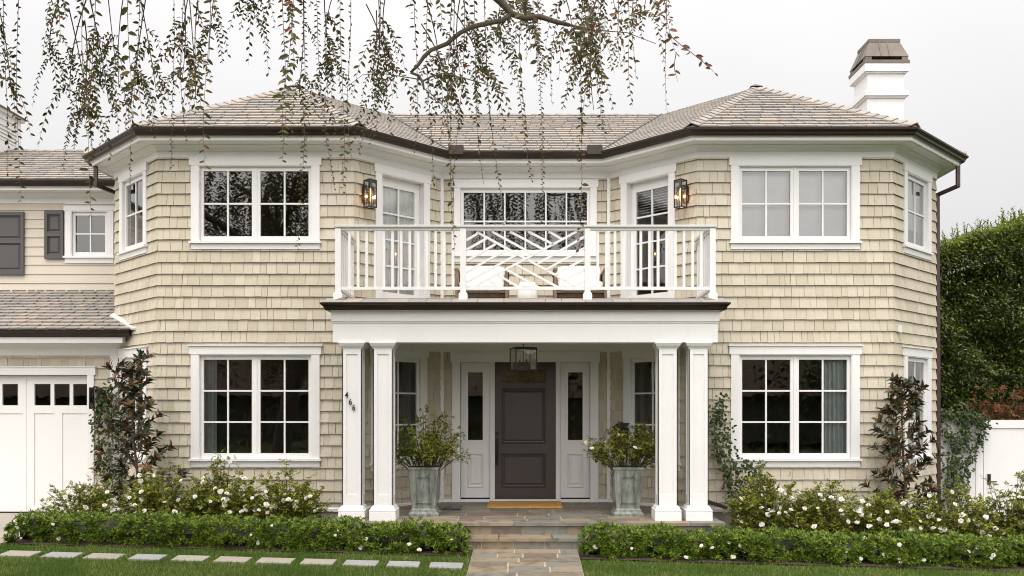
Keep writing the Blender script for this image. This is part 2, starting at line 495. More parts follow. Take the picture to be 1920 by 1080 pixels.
# flagstone paving: porch floor, steps and path, every stone bedded in pale mortar
def tiles(mb, x0, x1, y0, y1, zf, seed, rd=(.26, .44), wd=(.38, .82), jt=.017):
    r = random.Random(seed); y = y1
    while y > y0 + .02:
        d = r.uniform(*rd)
        if y - d < y0 + .16: d = y - y0
        x = x0
        while x < x1 - .02:
            w = r.uniform(*wd)
            if x + w > x1 - .22: w = x1 - x
            cells = [(x, x + w, y - d, y)]
            if r.random() < .22 and d > .3:
                c = r.uniform(.42, .58); cells = [(x, x + w, y - d, y - d * c), (x, x + w, y - d * c, y)]
            for a, b, c, e in cells:
                h = r.uniform(-.002, .003); j = jt / 2
                P = [(a + j + r.uniform(0, .006), c + j), (b - j - r.uniform(0, .006), c + j), (b - j, e - j), (a + j, e - j)]
                mb.hexa([(p, q, zf(p, q) - .03) for p, q in P] + [(p, q, zf(p, q) + h) for p, q in P])
            x += w
        y -= d
PF = .34
porch = thing('porch_steps', 'flagstone porch platform with two stone steps below the columns and front door', 'steps', (0, -1.3, 0))
mb = MB(); mb.cube(-2.90, 2.87, -1.55, -.02, -.3, PF - .045); mb.cube(-2.86, 2.83, -.02, 1.28, -.3, PF - .008); mb.cube(-2.92, 2.89, -1.57, -.02, PF - .045, PF - .008)
part('mortar_bed', mb, M['mortar'], porch)
mb = MB()
tiles(mb, -2.94, 2.91, -1.30, 1.30, lambda x, y: PF, 5)
r5 = random.Random(3); x = -2.95
while x < 2.9:                              # coping stones along the edge
    w = r5.uniform(.55, 1.0)
    if x + w > 2.6: w = 2.92 - x
    mb.cube(x + .005, x + w - .005, -1.60, -1.306, PF - .042, PF + r5.uniform(-.001, .003)); x += w
part('paving_stone', mb, M['flag'], porch)
mb = MB(); r5 = random.Random(8); x = -2.90
while x < 2.85:
    w = r5.uniform(.38, .62)
    if x + w > 2.6: w = 2.87 - x
    mb.cube(x + .007, x + w - .007, -1.565, -1.53, -.30, PF - .048); x += w
part('riser_stone', mb, M['flag'], porch)
mb = MB()
for a, b in ((-.86, -.38), (-.37, .38), (.39, .83)): mb.cube(a, b - .008, -1.965, -1.567, .128, .172)
part('tread_stone', mb, M['flag'], porch, 'lower step tread of three tan stones')
mb = MB()
for a, b in ((-.84, -.62), (-.62, -.17), (-.17, .28), (.28, .70), (.70, .82)): mb.cube(a + .006, b - .006, -1.93, -1.90, -.25, .127)
part('riser_stone', mb, M['flag'], porch)
mb = MB(); mb.cube(-.84, .82, -1.925, -1.567, -.3, .126)
part('mortar_bed', mb, M['mortar'], porch)
mb = MB(); zp = lambda x, y: gz(0, y) - .027 * 0 + .022
mb2 = MB()
nseg = 12
for i in range(nseg):
    ya, yb = -12.0 + 10.1 * i / nseg, -12.0 + 10.1 * (i + 1) / nseg
    mb2.hexa([(-.735, ya, zp(0, ya) - .25), (.735, ya, zp(0, ya) - .25), (.735, yb, zp(0, yb) - .25), (-.735, yb, zp(0, yb) - .25),
              (-.735, ya, zp(0, ya) - .007), (.735, ya, zp(0, ya) - .007), (.735, yb, zp(0, yb) - .007), (-.735, yb, zp(0, yb) - .007)])
struct('path_mortar', mb2, M['mortar'])
tiles(mb, -.74, .74, -12.0, -1.93, zp, 21, (.24, .36), (.34, .70))
struct('path', mb, M['flag'])

ST = 11
for i in range(-1, ST):                     # stepping stones across the lawn
    xc = X(37 + 80 * i, 11.46); mb = MB(); r = random.Random(40 + i)
    w, d = .215 + r.uniform(-.015, .012), .145
    q = []
    yy = -2.94 + r.uniform(-.012, .012)
    P = [(xc - w + r.uniform(-.008, .008), yy - d), (xc + w + r.uniform(-.008, .008), yy - d), (xc + w, yy + d), (xc - w, yy + d)]
    mb.hexa([(p, s, gz(p, s) - .05) for p, s in P] + [(p, s, gz(p, s) + .010) for p, s in P])
    blue = i in (1, 3, 8, 9, 10)
    if i < 0: continue
    o = part('stepping_stone', mb, M['bluestone' if blue else 'buffstone'])
    ordn = ['first', 'second', 'third', 'fourth', 'fifth', 'sixth', 'seventh', 'eighth', 'ninth', 'tenth', 'eleventh']
    tag(o, ('blue-grey' if blue else 'buff') + ' square stepping stone in the lawn, ' + (
        'first from the driveway' if i == 0 else 'first from the flagstone path' if i == ST - 1 else
        ordn[i] + ' counted from the driveway' if i < 6 else ordn[ST - 1 - i] + ' counted from the flagstone path'), 'stepping stone', 'stepping stones in the lawn')

# ------------------------------------------------------------------ the house: walls
EX, FX, IX, BX, WY = 7.305, 5.995, 2.81, 1.50, 1.31
PL = [(-EX, 9.0), (-EX, WY), (-FX, 0), (-IX, 0), (-BX, WY), (BX, WY), (IX, 0), (FX, 0), (EX, WY), (EX, 9.0)]
FR = {'lout': Fr(PL[1], PL[2]), 'lfront': Fr(PL[2], PL[3]), 'lin': Fr(PL[3], PL[4]), 'back': Fr(PL[4], PL[5]),
      'rin': Fr(PL[5], PL[6]), 'rfront': Fr(PL[6], PL[7]), 'rout': Fr(PL[7], PL[8]), 'rside': Fr(PL[8], PL[9])}
house = thing('house', 'two-storey tan shingled house with twin octagonal bays, slate roof and white trim', 'house', (0, 2.0, 0))
UZ0, UZ1, LZ0, LZ1 = 4.734, 5.972, 1.186, 2.889        # upper and lower window openings
DZ0, DZ1 = 3.70, 5.95                                   # balcony doors
fc = 1.5925
OPEN = {k: [] for k in FR}
for k in ('lfront', 'rfront'): OPEN[k] += [(fc - .928, fc + .928, UZ0, UZ1), (fc - .928, fc + .928, LZ0, LZ1)]
FL = 1.8526
for k, a, b in (('lout', FL - 1.45, FL - .53), ('rout', .53, 1.45)): OPEN[k] += [(a, b, UZ0, UZ1), (a, b, LZ0, LZ1)]
for k, a, b in (('lin', .53, 1.45), ('rin', FL - 1.45, FL - .53)): OPEN[k] += [(a, b, DZ0, DZ1)]
for k, a, b in (('lin', .45, 1.38), ('rin', FL - 1.38, FL - .45)): OPEN[k] += [(a, b, 1.10, LZ1)]
OPEN['back'] += [(1.5 - 1.17, 1.5 + 1.17, 4.743, 5.94), (1.5 - 1.155, 1.5 + 1.155, PF, 2.832)]

CB, CH = 3.645, .1866                                   # shingle butt line, exposure
def shingles(mb, F, L, zb, zt, openings, seed, course=CH, wr=(.085, .215), cb=CB, u0=0.0):
    r = random.Random(seed); k = math.floor((zb - cb) / course)
    while cb + k * course < zt:
        z0 = cb + k * course; z1 = z0 + course; u = u0 - r.uniform(0, .1)
        while u < L:
            w = r.uniform(*wr); g = .0042 + (r.random() < .2) * .004
            a, b = max(u0, u + g / 2), min(L, u + w - g / 2)
            dz = r.uniform(-.002, .002); ex = r.uniform(0, .004)
            if b - a > .008:
                rects = [(a, b, max(z0 + dz, zb), min(z1, zt))]
                for o in openings: rects = cut(rects, o)
                for (p, q, c, d) in rects:
                    if d - c < .004: continue
                    dd = lambda z: .030 + ex - (z - z0) / course * .0255
                    kf = min(.022, (d - c) * .6)
                    mb.hexa([F.p(p, c, dd(c)), F.p(q, c, dd(c)), F.p(q, c + kf, .001), F.p(p, c + kf, .001), F.p(p, d, dd(d)), F.p(q, d, dd(d)), F.p(q, d, .001), F.p(p, d, .001)])
            u += w
        k += 1
ins = (0, .05)
for i, (k, F) in enumerate(FR.items()):
    if k == 'rside': continue
    mb = MB()
    e0 = .0099 if k in ('lfront', 'lin', 'rfront', 'rout') else 0; e1 = .0099 if k in ('lout', 'lfront', 'rin', 'rfront', 'rout') else 0
    shingles(mb, F, F.L + e1, .385, 6.11, OPEN[k], 50 + i, u0=-e0)
    part('shingle_wall', mb, M['shingle'], house)
mb = MB(); shingles(mb, FR['rside'], FR['rside'].L, .385, 6.11, [], 77); part('shingle_wall', mb, M['shingle'], house)
mb = MB()
def wallsheet(mb, F, L, zb, zt, openings, d=-.002):
    rects = [(0, L, zb, zt)]
    for o in openings: rects = cut(rects, o)
    for (a, b, c, e) in rects:
        mb.add([F.p(a, c, d), F.p(b, c, d), F.p(b, e, d), F.p(a, e, d)], [(0, 1, 2, 3)])
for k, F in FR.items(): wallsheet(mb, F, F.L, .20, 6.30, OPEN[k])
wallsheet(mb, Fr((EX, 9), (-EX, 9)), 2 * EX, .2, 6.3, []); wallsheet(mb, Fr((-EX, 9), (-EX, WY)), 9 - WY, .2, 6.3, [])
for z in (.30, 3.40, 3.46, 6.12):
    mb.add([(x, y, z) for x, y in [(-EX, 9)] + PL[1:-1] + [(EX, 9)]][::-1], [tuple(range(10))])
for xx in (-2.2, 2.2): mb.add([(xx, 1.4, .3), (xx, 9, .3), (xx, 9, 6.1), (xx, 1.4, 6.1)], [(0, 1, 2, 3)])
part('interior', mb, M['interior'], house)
mb = MB(); sweep(mb, PL, [(-.05, -.6), (.012, -.6), (.012, .318), (-.05, .318)]); part('foundation', mb, M['concrete'], house)
mb = MB(); sweep(mb, PL, [(.002, .322), (.034, .322), (.034, .372), (.024, .388), (.002, .388)]); part('water_table', mb, M['white'], house)
# corner boards in the two inner corners, upper and lower storey
for (A, B, s) in (('lin', 'back', -1), ('back', 'rin', 1)):
    mb = MB()
    p = (s * BX, WY); mb.hexa([(p[0] - s * .048, p[1] - .046, .39), (p[0] + s * .002, p[1] - .046, .39), (p[0] + s * .034, p[1] - .030, .39), (p[0] - s * .0, p[1] + .01, .39),
                               (p[0] - s * .048, p[1] - .046, 6.108), (p[0] + s * .002, p[1] - .046, 6.108), (p[0] + s * .034, p[1] - .030, 6.108), (p[0] - s * .0, p[1] + .01, 6.108)])
    part('corner_board', mb, M['white'], house)
# cornice: frieze, crown, soffit, fascia
def cornice(mb_f, mb_c, pts, dz=0.0):
    sweep(mb_f, pts, [(.0, 6.10 + dz), (.032, 6.10 + dz), (.032, 6.195 + dz), (.0, 6.195 + dz)])
    sweep(mb_c, pts, [(.0, 6.196 + dz), (.040, 6.196 + dz), (.040, 6.206 + dz), (.052, 6.212 + dz), (.058, 6.228 + dz), (.082, 6.25 + dz), (.120, 6.268 + dz), (.150, 6.272 + dz), (.150, 6.282 + dz),
                      (.320, 6.282 + dz), (.320, 6.300 + dz), (.338, 6.300 + dz), (.338, 6.276 + dz), (.372, 6.276 + dz), (.378, 6.30 + dz), (.378, 6.335 + dz), (.392, 6.35 + dz), (.392, 6.42 + dz), (.0, 6.42 + dz)])
def gutter(mb, pts, z, d0, s=1.0):
    sweep(mb, pts, [(d0, z - .105 * s), (d0 + .035 * s, z - .108 * s), (d0 + .055 * s, z - .09 * s), (d0 + .062 * s, z - .06 * s), (d0 + .085 * s, z - .038 * s), (d0 + .102 * s, z - .026 * s), (d0 + .106 * s, z), (d0 + .096 * s, z), (d0 + .09 * s, z - .02 * s), (d0, z - .03 * s)])
mf, mc, mg = MB(), MB(), MB()
cornice(mf, mc, [(-EX, 2.5)] + PL[1:-1] + [(EX, 8.6)])
part('frieze', mf, M['white'], house); part('cornice', mc, M['white'], house)
gutter(mg, [(-EX, 2.3)] + PL[1:-1] + [(EX, 8.6)], 6.447, .394)
part('gutter', mg, M['bronze'], house)
# frieze under the porch ceiling
mb = MB()
for k in ('lin', 'back', 'rin'):
    F = FR[k]; mb.box(F, 0, F.L, 3.012, 3.30, .0, .036)
part('porch_frieze', mb, M['white'], house)

# ------------------------------------------------------------------ windows and doors
def sash(ms, mg, F, u0, u1, z0, z1, cols, rows, st=.052, bt=.088, tp=.066, mu=.027, d=-.045, th=.04):
    ms.box(F, u0, u0 + st, z0, z1, d, d + th); ms.box(F, u1 - st, u1, z0, z1, d, d + th)
    ms.box(F, u0 + st, u1 - st, z0, z0 + bt, d, d + th - .002); ms.box(F, u0 + st, u1 - st, z1 - tp, z1, d, d + th - .002)
    a, b, c, e = u0 + st, u1 - st, z0 + bt, z1 - tp
    for i in range(1, cols):
        u = a + (b - a) * i / cols; ms.box(F, u - mu / 2, u + mu / 2, c, e, d + .006, d + th - .010)
    for j in range(1, rows):
        z = c + (e - c) * j / rows; ms.box(F, a, b, z - mu / 2, z + mu / 2, d + .006, d + th - .008)
    g = d + .012
    mg.add([F.p(a, c, g), F.p(b, c, g), F.p(b, e, g), F.p(a, e, g)], [(0, 1, 2, 3)])
def casing(mb, F, o, cw=.122, hh=.137, ov=.028, cap=False, sill=True, hd=.052, dj=.046, depth=.11):
    u0, u1, z0, z1 = o
    mb.box(F, u0 - cw, u0, z0 - .001, z1, 0, dj); mb.box(F, u1, u1 + cw, z0 - .001, z1, 0, dj)
    mb.box(F, u0 - cw - ov, u1 + cw + ov, z1, z1 + hh, 0, hd)
    if cap: mb.box(F, u0 - cw - ov - .018, u1 + cw + ov + .018, z1 + hh, z1 + hh + .018, 0, hd + .024)
    mb.box(F, u0 - .001, u0 + .016, z0, z1 - .016, -depth, dj - .004); mb.box(F, u1 - .016, u1 + .001, z0, z1 - .016, -depth, dj - .004)
    mb.box(F, u0, u1, z1 - .016, z1 + .001, -depth, dj - .004)
    if sill:
        mb.box(F, u0 - cw - .024, u1 + cw + .024, z0 - .036, z0, -depth, .078)
        mb.box(F, u0 - cw, u1 + cw, z0 - .130, z0 - .0365, 0, .042)
def window(F, o, ns, cols, rows, cap=False, label=None, **kw):
    mc, ms, mg = MB(), MB(), MB(); casing(mc, F, o, cap=cap, **kw)
    u0, u1, z0, z1 = o; mull = .034
    w = (u1 - u0 - .036 - mull * (ns - 1)) / ns
    w_ = part('window', mc, M['white'], house, label)
    for i in range(ns):
        ms, mg = MB(), MB()
        a = u0 + .018 + i * (w + mull)
        sash(ms, mg, F, a, a + w, z0, z1 - .018, cols, rows)
        if i: ms.box(F, a - mull, a, z0, z1 - .018, -.05, .004)
        part('sash', ms, M['white'], w_); part('pane', mg, M['glass'], w_)
    return w_
WIN = {}
for k in ('lfront', 'rfront'):
    WIN[k] = window(FR[k], OPEN[k][0], 2, 2, 2); window(FR[k], OPEN[k][1], 2, 2, 3, True)
for k in ('lout', 'rout'):
    WIN[k] = window(FR[k], OPEN[k][0], 1, 2, 2); window(FR[k], OPEN[k][1], 1, 2, 3, True)
for k in ('lin', 'rin'):
    window(FR[k], OPEN[k][1], 1, 2, 3)
window(FR['back'], OPEN['back'][0], 1, 6, 2, cw=.10)
for k in ('lin', 'rin'):                     # french doors on to the balcony
    F = FR[k]; u0, u1, z0, z1 = OPEN[k][0]
    mc, ms, mg = MB(), MB(), MB()
    casing(mc, F, OPEN[k][0], cw=.115, hh=.14, sill=False, depth=.16)
    d = part('balcony_door', mc, M['white'], house); WIN[k] = d
    mc = MB(); mc.box(F, u0 - .02, u1 + .02, z0 - .03, z0 + .028, -.16, .03); part('threshold', mc, M['white'], d)
    sash(ms, mg, F, u0 + .018, u1 - .018, z0 + .03, z1 - .02, 2, 4, st=.105, bt=.255, tp=.15, d=-.135, th=.045)
    part('door_leaf', ms, M['white_door'], d); part('pane', mg, M['glass'], d)
    mh = MB(); uh = u0 + .075 if k == 'lin' else u1 - .075
    mh.box(F, uh - .02, uh + .02, z0 + .92, z0 + 1.14, -.09, -.082); s = 1 if k == 'lin' else -1
    mh.tube([F.p(uh, z0 + 1.0, -.08), F.p(uh, z0 + 1.0, -.04), F.p(uh + s * .10, z0 + 1.005, -.04)], .009, 8)
    part('handle', mh, M['black'], d)

# front door with sidelights
F = FR['back']; c = 1.5
def XB(px): return c + X(px, 15.71) - .008
mb = MB()
o = OPEN['back'][1]
mb.box(F, c - 1.30, c - 1.155, PF, 2.832, 0, .05); mb.box(F, c + 1.155, c + 1.30, PF, 2.832, 0, .05)
mb.box(F, c - 1.33, c + 1.33, 2.832, 3.011, 0, .056)
for s in (-1, 1):
    mb.box(F, c + s * .585 - .042, c + s * .585 + .042, PF, 2.832, -.08, .03)
    mb.box(F, c + s * .585 - .020, c + s * .585 + .020, PF, 2.831, .03, .044)
part('door_surround', mb, M['white'], house)
def raised(mb, F, u0, u1, z0, z1, d):       # moulded, raised panel in a sunk field
    b = .030; P = F.p
    def rect(i): return [(u0 + i, z0 + i), (u1 - i, z0 + i), (u1 - i, z1 - i), (u0 + i, z1 - i)]
    rings = [(0, .0), (.003, .016), (.014, .021), (.024, .014), (b, -.012), (.044, -.014), (.075, .004)]
    k = len(mb.v); n = len(rings)
    for i, h in rings: mb.v.extend([P(a, z, d + h) for a, z in rect(i)])
    for r_ in range(n - 1):
        for j in range(4): mb.f.append((k + 4 * r_ + j, k + 4 * r_ + (j + 1) % 4, k + 4 * r_ + 4 + (j + 1) % 4, k + 4 * r_ + 4 + j))
    e = k + 4 * (n - 1); mb.f.append((e, e + 1, e + 2, e + 3))
for s in (-1, 1):
    mb, mg = MB(), MB()
    a, b = (c - 1.150, c - .632) if s < 0 else (c + .632, c + 1.150)
    z0 = .415; zt = 2.83; g0, g1 = (Z(826.5, 15.71), Z(696.7, 15.71)); gi = .115
    mb.box(F, a, a + gi, z0, zt, -.06, -.02); mb.box(F, b - gi, b, z0, zt, -.06, -.02)
    mb.box(F, a + gi, b - gi, g1, zt, -.06, -.022); [mb.box(F, a + gi if q_ else a + gi, b - gi, c_, e_, -.06, -.022) for q_, c_, e_ in ((1, z0, Z(914, 15.71)), (1, Z(850, 15.71), g0))]; mb.box(F, a + gi, b - gi, Z(914, 15.71), Z(850, 15.71), -.06, -.045)
    for p, q, r0, r1 in ((a + gi - .025, a + gi + .012, g0 - .025, g1 + .025), (b - gi - .012, b - gi + .025, g0 - .025, g1 + .025)): mb.box(F, p, q, r0, r1, -.022, -.006)
    for r0, r1 in ((g0 - .025, g0 + .012), (g1 - .012, g1 + .025)): mb.box(F, a + gi + .012, b - gi - .012, r0, r1, -.0225, -.0065)
    raised(mb, F, a + gi, b - gi, Z(914, 15.71), Z(850, 15.71), -.0215)
    sl = part('sidelight', mb, M['white_door'], house)
    mg.add([F.p(a + gi, g0, -.04), F.p(b - gi, g0, -.04), F.p(b - gi, g1, -.04), F.p(a + gi, g1, -.04)], [(0, 1, 2, 3)])
    part('pane', mg, M['glass'], sl)
    mb = MB(); mb.box(F, a, b, PF - .01, .415, -.07, .0); part('sidelight_sill', mb, M['bronze'], sl)
mb, mg = MB(), MB()
a, b = c - .545, c + .545; zb, zt = .395, 2.83
g0, g1 = Z(718, 15.71), Z(693, 15.71); ga, gb = XB(940.5), XB(1024.5)
dd = -.072; dt = -.030
mb.box(F, a, ga, zb, zt, dd, dt); mb.box(F, gb, b, zb, zt, dd, dt); mb.box(F, ga, gb, g1, zt, dd, dt - .001); 
for c_, e_ in ((zb, Z(914, 15.71)), (Z(850, 15.71), Z(832, 15.71)), (Z(728, 15.71), g0)): mb.box(F, ga, gb, c_, e_, dd, dt - .001)
mb.box(F, ga, gb, Z(914, 15.71), Z(850, 15.71), dd, dt - .03); mb.box(F, ga, gb, Z(832, 15.71), Z(728, 15.71), dd, dt - .03)
for i in (1, 2):
    u = ga + (gb - ga) * i / 3; mb.box(F, u - .011, u + .011, g0, g1, dd + .01, dt - .003)
raised(mb, F, ga, gb, Z(832, 15.71), Z(728, 15.71), dt - .001)
raised(mb, F, ga, gb, Z(914, 15.71), Z(850, 15.71), dt - .001)
dr = part('front_door', mb, M['charcoal'], house)
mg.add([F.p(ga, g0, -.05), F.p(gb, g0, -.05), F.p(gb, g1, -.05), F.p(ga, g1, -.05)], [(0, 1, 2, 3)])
part('pane', mg, M['amber'], dr, 'glass pane with a painted amber-brown reflection')
mb = MB(); mb.box(F, a - .02, b + .02, PF - .01, .395, -.1, .012); part('threshold', mb, M['bronze'], dr)
mb = MB(); uh = XB(932.5)
mb.box(F, uh - .028, uh + .028, Z(873, 15.71), Z(822, 15.71), dt, dt + .014)
mb.tube([F.p(uh, Z(830, 15.71), dt + .012), F.p(uh, Z(831, 15.71), dt + .05), F.p(uh, Z(845, 15.71), dt + .062), F.p(uh, Z(862, 15.71), dt + .055), F.p(uh, Z(866, 15.71), dt + .012)], .011, 8)
part('handle', mb, M['black'], dr)
mb = MB(); q = F.p(uh, Z(813, 15.71), dt)
mb.tube([q, F.p(uh, Z(813, 15.71), dt + .02)], .033, 16); part('deadbolt', mb, M['black'], dr)
F2 = FR['lin']
mb = MB(); ud = 1.715; zd = 1.53
mb.box(F2, ud - .055, ud + .055, zd - .12, zd + .12, .02, .034); db = part('doorbell', mb, M['white'], house)
mb = MB(); mb.box(F2, ud - .028, ud + .028, zd - .09, zd + .07, .034, .042); part('button', mb, M['black'], db)

# ------------------------------------------------------------------ porch: columns, beam, deck, railing
def column(cx, first):
    cy = -1.145; h = .145; mb = MB(); zb, zt = .52, 2.905
    root = None
    mb.cube(cx - h + .012, cx + h - .012, cy - h + .012, cy + h - .012, zb, zt + .02)
    p0, p1 = .72, 2.815; st = .062
    for (Fc) in (Fr((cx - h, cy - h), (cx + h, cy - h)), Fr((cx + h, cy - h), (cx + h, cy + h)), Fr((cx + h, cy + h), (cx - h, cy + h)), Fr((cx - h, cy + h), (cx - h, cy - h))):
        mb.box(Fc, .0, st, zb, zt, -.0125, 0.0); mb.box(Fc, 2 * h - st, 2 * h, zb, zt, -.0125, 0.0)
        mb.box(Fc, st, 2 * h - st, zb, p0, -.0125, -.0003); mb.box(Fc, st, 2 * h - st, p1, zt, -.0125, -.0003)
    col = part('column', mb, M['white'], house)
    mb = MB(); b = .196
    mb.lathe((cx, cy, 0), [(b, PF + .002), (b, PF + .122), (b - .006, PF + .126), (b + .001, PF + .140), (b, PF + .156), (b - .010, PF + .166), (b - .018, PF + .170), (b - .020, PF + .186), (b - .034, PF + .205), (.150, PF + .218), (.149, PF + .225)], sq=True)
    part('column_base', mb, M['white'], col)
    mb = MB()
    mb.lathe((cx, cy, 0), [(.149, 2.895), (.152, 2.905), (.156, 2.915), (.172, 2.930), (.180, 2.945), (.186, 2.968), (.196, 2.972), (.196, 2.990)], sq=True)
    part('column_capital', mb, M['white'], col)
    return col
CX = (-2.58, -2.12, 2.12, 2.58)
cols = [column(x, i == 0) for i, x in enumerate(CX)]
for ch, px, py in (('4', 650.2, 741), ('6', 657.2, 754), ('6', 663.4, 764.5)):
    cu = bpy.data.curves.new('numeral', 'FONT'); cu.body = ch; cu.size = .124; cu.extrude = .005; cu.offset = .0012; cu.align_x = 'CENTER'; cu.align_y = 'CENTER'
    t = bpy.data.objects.new('numeral_text', cu); COL.objects.link(t)
    me = bpy.data.meshes.new_from_object(t.evaluated_get(bpy.context.evaluated_depsgraph_get()))
    bpy.data.objects.remove(t)
    x, z = X(px, 13.11), Z(py, 13.11)
    me.transform(Matrix.Translation((x, -1.298, z)) @ Matrix.Rotation(math.radians(90), 4, 'X') @ Matrix.Diagonal((.82, 1, 1, 1)))
    me.materials.clear(); me.materials.append(M['black'])
    part('numeral', me, M['black'], cols[0], 'black house numeral ' + ch)
BW, BY = 2.86, -1.31
U = [(-BW, -.03), (-BW, BY), (BW, BY), (BW, -.03)]
mb = MB()
sweep(mb, U, [(-.30, 2.99), (.0, 2.99), (.0, 3.272), (.010, 3.276), (.014, 3.288), (.008, 3.296), (.022, 3.302), (.022, 3.448), (.030, 3.455), (.045, 3.462), (.052, 3.485), (.052, 3.50), (-.30, 3.50)])
part('porch_beam', mb, M['white'], house)
mb = MB(); gutter(mb, U, 3.566, .054, 1.0); part('gutter', mb, M['bronze'], house)
mb = MB(); mb.add([(-2.6, -1.05, 3.245), (2.6, -1.05, 3.245), (2.81, 0, 3.245), (1.5, 1.31, 3.245), (-1.5, 1.31, 3.245), (-2.81, 0, 3.245)], [(0, 5, 4, 3, 2, 1)])
sweep(mb, [(2.55, -1.0), (-2.55, -1.0)], [(.0, 3.17), (.02, 3.17), (.06, 3.24), (.0, 3.24)])
part('porch_ceiling', mb, M['white'], house)
mb = MB(); r = random.Random(6)               # slate strip round the deck's edge, laid stone by stone
for (A, B) in ((U[0], U[1]), (U[1], U[2]), (U[2], U[3])):
    F = Fr(A, B); u = -.13 if A is U[1] else 0; end = F.L + (.13 if A is U[1] else 0)
    while u < end - .02:
        w = r.uniform(.22, .42)
        if u + w > end - .15: w = end - u
        h = r.uniform(-.002, .003)
        mb.hexa([F.p(u + .003, 3.535, .14), F.p(u + w - .003, 3.535, .14), F.p(u + w - .003, 3.60, -.18), F.p(u + .003, 3.60, -.18),
                 F.p(u + .003, 3.574 + h, .14), F.p(u + w - .003, 3.574 + h, .14), F.p(u + w - .003, 3.668 + h, -.18), F.p(u + .003, 3.668 + h, -.18)])
        u += w
part('deck_edge_slate', mb, M['slate'], house)
mb = MB(); pts = [(-2.68, -1.13), (2.68, -1.13), (2.68, -.0), (2.81, 0.0), (1.5, 1.31), (-1.5, 1.31), (-2.81, 0), (-2.68, 0)]
mb.add([(x, y, 3.655) for x, y in pts], [tuple(range(8))]); part('balcony_deck', mb, M['buffstone'], house)

RY = -1.2; RX = 2.80; rz0, rz1 = 3.80, 4.60
rail = thing('balcony_railing', 'white balcony railing with a lattice panel between plain balusters above the porch', 'railing', (0, RY, 3.66))
def post(x, y, base=True):
    mb = MB(); h = .043
    mb.cube(x - h, x + h, y - h, y + h, 3.66, 4.70)
    if base: mb.lathe((x, y, 0), [(.066, 3.63), (.066, 3.715), (.058, 3.728), (.044, 3.74)], sq=True)
    return part('post', mb, M['white'], rail)
for x in (-RX, -.93, .93, RX): post(x, RY)
mb = MB()
prof = [(-.055, 4.712), (.055, 4.712), (.062, 4.735), (.062, 4.748), (-.062, 4.748), (-.062, 4.735)]
UR = [(-RX, -.05), (-RX, RY), (RX, RY), (RX, -.05)]
sweep(mb, UR, prof); sweep(mb, UR, [(-.028, 4.672), (.028, 4.672), (.028, 4.711), (-.028, 4.711)])
part('top_rail', mb, M['white'], rail)
mb = MB(); sweep(mb, UR, [(-.026, 3.782), (.026, 3.782), (.026, 3.828), (-.026, 3.828)]); part('bottom_rail', mb, M['white'], rail)
for s in (-1, 1):
    for i in range(13):
        x = X(656 + 16.15 * i, 13.2) - .004
        mb = MB(); mb.cube(s * abs(x) - .0195, s * abs(x) + .0195, RY - .0195, RY + .0195, 3.828, 4.672); part('baluster', mb, M['white'], rail)
    for i in range(8):
        y = RY + .135 * (i + 1)
        if y > -.08: break
        mb = MB(); mb.cube(s * RX - .0195, s * RX + .0195, y - .0195, y + .0195, 3.828, 4.672); part('baluster', mb, M['white'], rail)
segs = [((300, 940), (1225, 447)), ((345, 447), (1245, 940))]
segs += [((255, 890), (690, 655)), ((255, 802), (598, 612)), ((255, 706), (512, 556)), ((255, 606), (432, 507)), ((255, 522), (352, 465))]
segs += [((480, 445), (850, 648)), ((640, 445), (938, 604)), ((800, 445), (1018, 556)), ((980, 445), (1098, 512))]
segs += [((1295, 490), (885, 728)), ((1295, 590), (958, 780)), ((1295, 686), (1035, 826)), ((1295, 782), (1112, 872)), ((1295, 882), (1200, 920))]
segs += [((690, 735), (1075, 942)), ((612, 782), (900, 942)), ((535, 828), (730, 942)), ((452, 875), (572, 942))]
def lp(p): return Vector((X(820 + p[0] / 4.697, 13.2), RY, Z(340 + p[1] / 4.697, 13.2) + .004))
for i, (p, q) in enumerate(segs):
    mb = MB(); a, b = lp(p), lp(q)
    off = .0012 * ((i % 3) - 1) + (.003 if i == 1 else 0)
    a.y += off; b.y += off
    mb.bar(a, b, .034, .030 - (.004 if i == 1 else 0), (0, 0, 1)); part('lattice_bar', mb, M['white'], rail)
